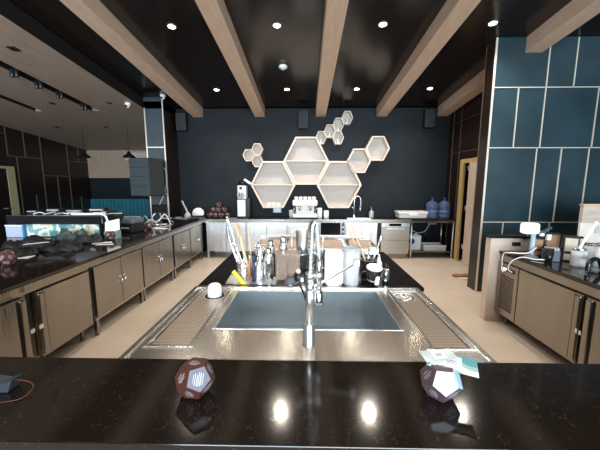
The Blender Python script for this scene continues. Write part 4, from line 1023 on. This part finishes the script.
t = thing('display_case', 'low display case with teal and white printed front beyond the left counter', 'display case', (-3.43, 4.32, LZ))
bm = NB(); box(bm, -.62, .46, -.10, .22, 0, .19); obj('body', bm, BLACK, t, .004)
bm = NB(); box(bm, -.61, .45, -.108, -.101, .01, .185); obj('printed_front', bm, ART, t)
t = thing('carton', 'pale blue and white carton at the left end of the display case', 'carton', (-4.19, 4.30, LZ))
bm = NB(); box(bm, -.13, .12, -.12, .14, 0, .16); obj('body', bm, mat('bluewhite_carton', (.42, .48, .60), .5), t, .004)
bm = NB(); box(bm, -.135, .125, -.125, .145, .16, .178); obj('lid', bm, WHITE, t, .003)
bm = NB(); box(bm, .122, .15, -.13, .12, 0, .17); obj('side_flap', bm, mat('strong_blue', (.03, .22, .42), .5), t)
t = thing('flat_case', 'long black flat case lying across display case and carton', 'case', (-3.56, 4.36, 1.075))
bm = NB(); box(bm, -.72, .68, -.20, .30, 0, .125); obj('body', bm, BLACKG, t, .012)
bm = NB(); tube(bm, [(-.70, -.2, .122), (.66, -.2, .122)], .004, 6); obj('edge_strip', bm, GREY, t)
random.seed(11)
for k in range(7):
    x0 = -4.0+k*.17; pts = [(x0, 4.30, 1.208)]
    for j in range(5): pts.append((x0+.05*(j+1)+random.uniform(-.04, .04), 4.32+random.uniform(-.10, .14), 1.208+random.uniform(0, .02)))
    bm = NB(); tube(bm, curve(pts, 5), .007, 6); 
    lab = 'loose ' + ['white', 'grey', 'white', 'pale', 'grey', 'white', 'grey'][k] + ' cable on the long black case, ' + ['nearest its left end', 'second from its left end', 'third from its left end', 'at its middle', 'third from its right end', 'second from its right end', 'nearest its right end'][k]
    obj('cable', bm, [WHITE, LGREY, WHITE, mat('pale_cable', (.6, .66, .66), .5), LGREY, WHITE, LGREY][k], None, 0, lab, 'cable', 'loose cables on the long black case')
bm = NB(); tube(bm, curve([(-3.35, 4.2, 1.216), (-3.1, 4.19, 1.218), (-2.92, 4.2, 1.218), (-2.85, 4.20, 1.17), (-2.84, 4.22, 1.0), (-2.86, 4.22, .898)], 6), .014, 8)
obj('tube', bm, WHITE, None, 0, 'thick white tube along the right end of the long black case', 'tube')

for k, (x, y, w, d_, h, lab) in enumerate(((-4.12, 4.48, .16, .14, .05, 'low black gadget on the long black case, nearest its left end'),
        (-3.86, 4.54, .20, .12, .07, 'taller black gadget on the long black case, second from its left end'),
        (-3.50, 4.52, .26, .14, .06, 'wide black gadget at the middle of the long black case'),
        (-3.18, 4.54, .22, .14, .08, 'tall black gadget on the long black case, second from its right end'),
        (-2.97, 4.42, .10, .14, .05, 'small black gadget on the long black case, nearest its right end'))):
    t = thing('gadget', lab, 'gadget', (x, y, 1.201), .2*math.sin(k*3), 'black gadgets on the long black case')
    bm = NB(); box(bm, -w/2, w/2, -d_/2, d_/2, 0, h); obj('body', bm, BLACK, t, .008)
    bm = NB(); box(bm, -w/2+.01, w/2-.02, -d_/2-.004, -d_/2+.001, h*.55, h*.8); obj('strip', bm, LGREY, t)
def crumple(name, lab, loc, w, d_, h, m, cat, seed, rz=0):
    random.seed(seed); bm = NB(); n = 14
    g0 = [[None]*(n+1) for _ in range(n+1)]
    ph = [random.uniform(0, 6) for _ in range(6)]
    for i in range(n+1):
        for j in range(n+1):
            u, v = i/n*2-1, j/n*2-1; e = max(0, 1-(u*u*u*u)*.9-(v*v*v*v)*.9)
            z = h*e**.5*(.60+.25*math.sin(5*u+ph[0]+3*v)+.22*math.sin(9*v+ph[1]-5*u)+random.uniform(-.22, .22))
            k = 1+.12*math.sin(3*math.atan2(v, u)+ph[2])
            g0[i][j] = bm.verts.new((u*w/2*k*(1-.18*v*v), v*d_/2*k*(1-.18*u*u), max(.0005, z) if 0 < i < n and 0 < j < n else 0))
    for i in range(n):
        for j in range(n): f = bm.faces.new((g0[i][j], g0[i+1][j], g0[i+1][j+1], g0[i][j+1])); f.smooth = True
    per = [g0[i][0] for i in range(n+1)]+[g0[n][j] for j in range(1, n+1)]+[g0[i][n] for i in range(n-1, -1, -1)]+[g0[0][j] for j in range(n-1, 0, -1)]
    bm.faces.new(per[::-1])
    o = obj(name, bm, m, None, 0, lab, cat, loc=loc); o.rotation_euler = (0, 0, rz); return o
CLO = mat('dark_cloth', (.011, .012, .013), .6, 0, 20, .2); CLG = mat('greyish_green_cloth', (.07, .10, .09), .7, 0, 12, .2)
crumple('bag', 'crumpled black plastic bag on the left counter, before the carton', (-3.42, 3.62, LZ), .50, .42, .12, CLO, 'bag', 3)
crumple('cloth', 'crumpled dark cloth on the left counter beyond the chocolate boxes', (-2.85, 3.42, LZ), .42, .34, .09, CLO, 'cloth', 4)
crumple('cloth', 'grey-green folded cloth in front of the printed display case', (-3.20, 3.98, LZ), .42, .26, .15, CLG, 'cloth', 5)
crumple('bag', 'dark crumpled bag in front of the display case, right part', (-2.86, 3.84, LZ), .34, .26, .11, CLO, 'bag', 6, .4)
crumple('cloth', 'dark cloth heap at the left picture edge near the brown boxes', (-3.12, 3.10, LZ), .35, .3, .09, CLO, 'cloth', 8)
def paper(lab, x, y, w, h, rz, z=LZ, m=WHITE, name='paper_sheet', cat='paper', tilt=(0, 0)):
    bm = NB(); nx = 5
    for i in range(nx): 
        a = -w/2+w*i/nx; b = -w/2+w*(i+1)/nx; za = .004*math.sin(i*1.3)**2; zc = .004*math.sin((i+1)*1.3)**2
        hexa(bm, [(a, -h/2, za), (b, -h/2, zc), (b, h/2, zc), (a, h/2, za), (a, -h/2, za+.0015), (b, -h/2, zc+.0015), (b, h/2, zc+.0015), (a, h/2, za+.0015)])
    o = obj(name, bm, m, None, 0, lab, cat, loc=(x, y, z)); o.rotation_euler = (tilt[0], tilt[1], rz)
paper('white paper strip on the left counter between dark bag and pentagon boxes', -2.66, 3.80, .22, .07, .5)
paper('second white paper strip lying nearer the counter front', -2.56, 3.70, .20, .05, .2)
paper('white paper curled on the dark cloth nearest the left picture edge', -3.0, 3.22, .22, .05, .8, LZ+.11)
paper('white paper at the left picture edge behind the brown boxes', -3.02, 3.0, .26, .14, .3, LZ)
paper('white napkin beside the pentagon box in front of the pillar', -2.52, 5.05, .28, .12, -.3)
paper('pale sheet on the left counter past the tablet stand', -2.75, 5.55, .24, .16, .4)
# white card stand by the box
t = thing('card_stand', 'white tilted card on a clear stand beside the pentagon boxes', 'card stand', (-2.73, 4.13, LZ))
bm = NB(); box(bm, -.10, .10, -.004, .004, 0, .17, M=Matrix.Translation((0, 0, .10)) @ Matrix.Rotation(-.5, 4, 'X') @ Matrix.Rotation(-.25, 4, 'Y')); obj('card', bm, WHITE, t)
bm = NB(); box(bm, -.085, .085, -.06, .06, 0, .11); obj('clear_block', bm, mat('pale_teal_plastic', (.30, .42, .44), .2, trans=.3), t, .004)
# white cup on a box
t = thing('paper_cup', 'white paper cup standing left of the pentagon box by the pillar', 'cup', (-2.86, 5.02, LZ))
bm = NB(); lathe(bm, [(.03, 0), (.042, .17), (.038, .17), (.027, .006)], n=20); obj('body', bm, WHITE, t)
bm = NB(); lathe(bm, [(.042, .168), (.046, .172), (.042, .178)], n=20); obj('lid', bm, WHITE, t)
# dark machines near there
def pos(lab, x, y, rz, w=.32, h=.24):
    t = thing('receipt_printer', lab, 'printer', (x, y, LZ), rz)
    bm = NB(); box(bm, -w/2, w/2, -.14, .14, 0, h*.62); obj('body', bm, BLACK, t, .02)
    bm = NB(); box(bm, -w/2+.01, w/2-.01, -.12, .13, h*.63, h); obj('cover', bm, GREY if w < .3 else BLACKG, t, .02)
    bm = NB(); box(bm, -w/4, w/4, -.145, -.135, h*.3, h*.4); obj('slot', bm, LGREY, t)
pos('black printer on the serving counter behind the card stand', -3.3, 4.98, .3, .36, .30)
pos('black receipt printer between the card stand and the paper cup', -2.80, 4.72, -.2, .28, .22)
t = thing('magazine_stack', 'stack of pale blue-grey magazines in front of the pillar', 'magazines', (-3.30, 5.42, LZ))
for k in range(5):
    bm = NB(); M_ = Matrix.Translation((0, 0, .032*k)) @ Matrix.Rotation(.12*math.sin(k*2.1), 4, 'Z'); box(bm, -.2, .2, -.15, .13, 0, .028, M=M_); obj('magazine', bm, [LGREY, mat('bluegrey_paper', (.25, .33, .40), .5)][k % 2], t, .002)
# tablet stand & cables
t = thing('tablet_stand', 'bent metal tablet stand in front of the blue pillar', 'stand', (-2.80, 5.55, LZ), .4)
bm = NB(); lathe(bm, [(.09, 0), (.09, .012), (.02, .018)], n=24); obj('base', bm, CHROMEM, t)
bm = NB(); tube(bm, curve([(0, 0, .01), (-.08, 0, .12), (-.02, 0, .22), (.04, 0, .30)], 6), .010, 8); obj('arm', bm, CHROMEM, t)
bm = NB(); box(bm, -.13, .13, -.006, .006, -.09, .09, M=Matrix.Translation((.05, -.01, .30)) @ Matrix.Rotation(-.6, 4, 'X')); obj('tablet', bm, BLACKG, t, .004)
for k, (pts, m, lab) in enumerate((
    ([(-2.9, 5.2, .89), (-2.8, 5.3, 1.0), (-2.72, 5.4, .95), (-2.62, 5.5, 1.08), (-2.55, 5.55, .89)], WHITE, 'white looped cable before the blue pillar'),
    ([(-3.05, 5.5, .89), (-2.95, 5.4, 1.06), (-2.85, 5.45, .93), (-2.7, 5.6, 1.0), (-2.6, 5.8, .89)], LGREY, 'grey looped cable beside the tablet stand'),
    ([(-2.85, 4.8, .888), (-2.75, 5.05, .888), (-2.6, 5.1, .888), (-2.5, 5.3, .888), (-2.55, 5.6, .888)], LGREY, 'grey cable running flat along the left counter front'))):
    bm = NB(); tube(bm, curve(pts, 7), .009, 6); obj('cable', bm, m, None, 0, lab, 'cable')
t = thing('laptop', 'black open cash drawer tray with cards lying near the corner', 'tray', (-2.62, 6.18, LZ), -.25)
bm = NB(); box(bm, -.30, .30, -.22, .22, 0, .05); obj('tray_body', bm, BLACK, t, .008)
bm = NB()
for i, (a, b) in enumerate(((-.2, -.1), (0, -.08), (.18, -.12), (-.12, .1), (.1, .1))): box(bm, a-.06, a+.06, b-.035, b+.035, .0505, .056)
obj('cards', bm, LGREY, t)
t.name = 'cash_tray'
t = thing('figurine', 'slender grey long-necked figurine near the back left corner', 'figurine', (-2.64, 6.62, LZ))
bm = NB(); lathe(bm, [(.05, 0), (.075, .03), (.06, .09), (.025, .13)], n=20); obj('body', bm, LGREY, t)
bm = NB(); tube(bm, curve([(0, 0, .11), (-.03, 0, .20), (-.075, 0, .29), (-.10, 0, .36)], 5), .022, 10, r2=.014); ball(bm, (-.105, -.01, .37), .022, 10, sz=(1, 1.4, .8)); obj('neck', bm, LGREY, t)
t = thing('tape_dispenser', 'white domed device with black base beside the long-necked figurine', 'dispenser', (-2.42, 6.68, LZ))
bm = NB(); box(bm, -.13, .13, -.10, .10, 0, .05); obj('base', bm, BLACK, t, .01)
bm = NB(); lathe(bm, [(.12, -.05), (.125, 0), (.12, .05)], n=28, M=Matrix.Translation((0, 0, .10)) @ Matrix.Rotation(PI/2, 4, 'X'))
bmesh.ops.bisect_plane(bm, geom=bm.verts[:]+bm.edges[:]+bm.faces[:], plane_co=(0, 0, .055), plane_no=(0, 0, -1), clear_outer=True); obj('dome', bm, WHITE, t)
paper('white papers on the left counter in the back corner', -2.80, 6.50, .30, .18, .3)
paper('pale card flat on the counter left of the brown pile', -2.36, 6.62, .16, .22, .9, LZ, LGREY, 'card', 'card')
paper('pale card flat on the counter right of the brown pile', -1.66, 6.64, .24, .12, .3, BZ+.001, LGREY, 'card', 'card')

# ------------------------------------------------------------------ right counter objects
RZ = .874
t = thing('desk_lamp', 'glowing white rounded lamp head on a clear stand, right counter', 'lamp', (2.41, 3.14, RZ))
bm = NB(); rbox(bm, .165, .12, .11, .05, Matrix.Translation((-.075, 0, .262))); obj('lamp_head', bm, mat('lamp_white', (.9, .93, .95), .3, emit=.55), t, .02)
bm = NB(); tube(bm, [(-.03, 0, .01), (-.03, 0, .27)], .022, 12); obj('stem', bm, mat('frosty_blue', (.55, .72, .85), .2, trans=.4), t)
bm = NB(); lathe(bm, [(.06, 0), (.06, .02), (.03, .035)], -.03, 0, 0, 20); obj('base', bm, GREY, t)
bm = NB(); tube(bm, curve([(.02, .01, .285), (.10, .03, .275), (.20, .12, .285), (.30, .20, .29)], 5), .016, 10); obj('arm', bm, mat('steel_blue', (.10, .17, .22), .3, .5), t)
bm = NB(); box(bm, .03, .07, -.02, .01, .235, .265); obj('clip', bm, WHITE, t, .004)
bm = NB(); box(bm, .12, .16, 0, .03, .19, .25); obj('clip', bm, WHITE, t, .004)
for k, (pts, lab) in enumerate((
    ([(2.38, 3.08, 1.0), (2.32, 3.12, .93), (2.20, 3.22, .91), (2.22, 3.34, .86), (2.245, 3.38, .70), (2.25, 3.36, .66), (2.26, 3.32, .69)], 'thin white cable looping from the lamp over the fridge edge'),
    ([(2.42, 3.00, .89), (2.34, 3.04, .885), (2.27, 3.12, .885), (2.225, 3.2, .82), (2.235, 3.26, .72), (2.255, 3.22, .69)], 'second white cable crossing the worktop edge to the lit control panel'))):
    bm = NB(); tube(bm, curve(pts, 7), .006, 6); obj('cable', bm, WHITE, None, 0, lab, 'cable', 'white cables at the right counter')
def napkin(x, y, rz, lab, mface, w=.13, h=.17, d_=.13):
    t = thing('napkin_box', lab, 'box', (x, y, RZ), rz)
    bm = NB(); box(bm, -w/2, w/2, -d_/2, d_/2, 0, h); obj('body', bm, BLACK, t, .006)
    bm = NB(); box(bm, -w/2+.015, w/2-.015, -d_/2-.005, -d_/2, h*.40, h-.015); obj('upper_window', bm, mface, t, .002)
    bm = NB(); box(bm, -w/2+.015, w/2-.015, -d_/2-.005, -d_/2, .012, h*.30); obj('lower_window', bm, mface, t, .002)
WB = mat('warm_brown_wood', (.32, .17, .08), .5, 0, 6, .1)
CRM = mat('cream_napkin', (.62, .56, .44), .6)
napkin(2.52, 3.26, -.55, 'small black box with brown wooden face behind the lamp', WB, .11, .20)
napkin(2.66, 3.24, -.55, 'taller black box with brown wooden face next to the cream napkin box', WB, .14, .25)
napkin(2.70, 3.06, -.6, 'black napkin box with two cream windows', CRM, .125, .25)
t = thing('sugar_caddy', 'dark blue-grey caddy in front of the wooden-faced boxes', 'caddy', (2.50, 3.04, RZ), -.55)
bm = NB(); box(bm, -.07, .07, -.05, .05, 0, .11); obj('body', bm, mat('bluegrey_plastic', (.05, .075, .11), .35), t, .006)
bm = NB()
for k in range(5): box(bm, -.055+k*.024, -.037+k*.024, -.03, .03, .11, .135)
obj('sachets', bm, LGREY, t)
t = thing('black_cup_stack', 'stack of black cups at the lamp foot', 'cups', (2.44, 2.99, RZ))
for k in range(3):
    bm = NB(); lathe(bm, [(.03, 0), (.042, .09), (.038, .09)], 0, 0, .022*k, 18, cap=True); obj('cup', bm, BLACKG, t)
def jar(x, y, r, h, lab, m=GLASS, lidm=CHROME, fill=None):
    t = thing('glass_jar', lab, 'jar', (x, y, RZ))
    bm = NB(); lathe(bm, [(r*.95, 0), (r, .01), (r, h*.8), (r*.85, h*.88), (r*.85, h*.9)], n=24); obj('body', bm, m, t)
    bm = NB(); lathe(bm, [(r*.92, h*.9), (r*.92, h), (r*.8, h*1.02)], n=24); obj('lid', bm, lidm, t)
    if fill:
        bm = NB(); lathe(bm, [(r*.85, .012), (r*.85, h*.5)], n=20); obj('contents', bm, fill, t)
jar(2.80, 2.94, .06, .20, 'wide clear jar beside the cream napkin box, metal lid', fill=CRM)
jar(2.78, 2.76, .085, .23, 'large clear jar at the right picture edge')
jar(2.60, 2.84, .06, .17, 'narrow clear jar with dark contents holding the white stick', fill=mat('dark_fill', (.05, .03, .02), .6))
crumple('plastic_bag', 'crumpled clear blue-grey plastic bag at the right picture edge', (2.80, 2.52, RZ), .26, .24, .12, mat('cloudy_plastic', (.45, .56, .62), .2, trans=.3), 'bag', 9)
t = thing('tape_gun', 'curved black handled tool in front of the jars', 'tool', (2.56, 2.64, RZ), .4)
bm = NB(); tube(bm, curve([(-.09, 0, .02), (-.08, 0, .09), (0, 0, .12), (.09, 0, .085), (.13, 0, .02)], 6), .02, 10); obj('body', bm, BLACKG, t)
bm = NB(); lathe(bm, [(.035, 0), (.035, .03)], 0, 0, .01, 18); obj('wheel', bm, GREY, t)
t = thing('rolling_pin', 'white stick leaning up out of the narrow jar at the right edge', 'stick', (2.60, 2.83, .98))
bm = NB(); tube(bm, [(-.02, 0, .06), (.11, .0, .31)], .013, 10); obj('rod', bm, WHITE, t)
bm = NB(); ball(bm, (.11, 0, .31), .016, 10); obj('tip', bm, WHITE, t)
t.name = 'stirring_stick'
bm = NB(); box(bm, 2.41, 2.50, 3.472, 3.498, .93, .975)
obj('wall_plug', bm, BLACK, None, .004, 'black plug on the pale low wall behind the lamp', 'plug')

# ------------------------------------------------------------------ light
W = D.worlds.new('world'); S.world = W; W.use_nodes = True
bg = W.node_tree.nodes['Background']; bg.inputs[0].default_value = (.70, .86, 1.0, 1); bg.inputs[1].default_value = 2.2
def area(name, loc, rot, sx, sy, e, col):
    L = D.lights.new(name, 'AREA'); L.shape = 'RECTANGLE'; L.size = sx; L.size_y = sy; L.energy = e; L.color = col
    o = D.objects.new(name, L); C.objects.link(o); o.location = loc; o.rotation_euler = rot
area('assumed_window_light', (.8, -7.02, 2.15), (PI/2, 0, 0), 7.8, 3.3, 1500, (.80, .92, 1.0))  # unseen area light added for daylight from windows assumed behind the camera
area('left_room_fill', (-5.6, 1.0, 2.2), (PI/2, 0, 0), 3.0, 2.0, 90, (.85, .92, 1.0))  # unseen fill panel added to brighten the left room, no window here

cam = D.cameras.new('camera'); co = D.objects.new('camera', cam); C.objects.link(co)
co.location = (0, 0, 1.66); co.rotation_euler = (math.radians(82), 0, math.atan(6*math.cos(math.radians(8))/300))
cam.lens = 18; cam.sensor_width = 36; cam.clip_start = .05; S.camera = co
S.view_settings.view_transform = 'Standard'; S.view_settings.look = 'None'; S.view_settings.gamma = 1
S.view_settings.use_curve_mapping = False; S.view_settings.exposure = 0.08
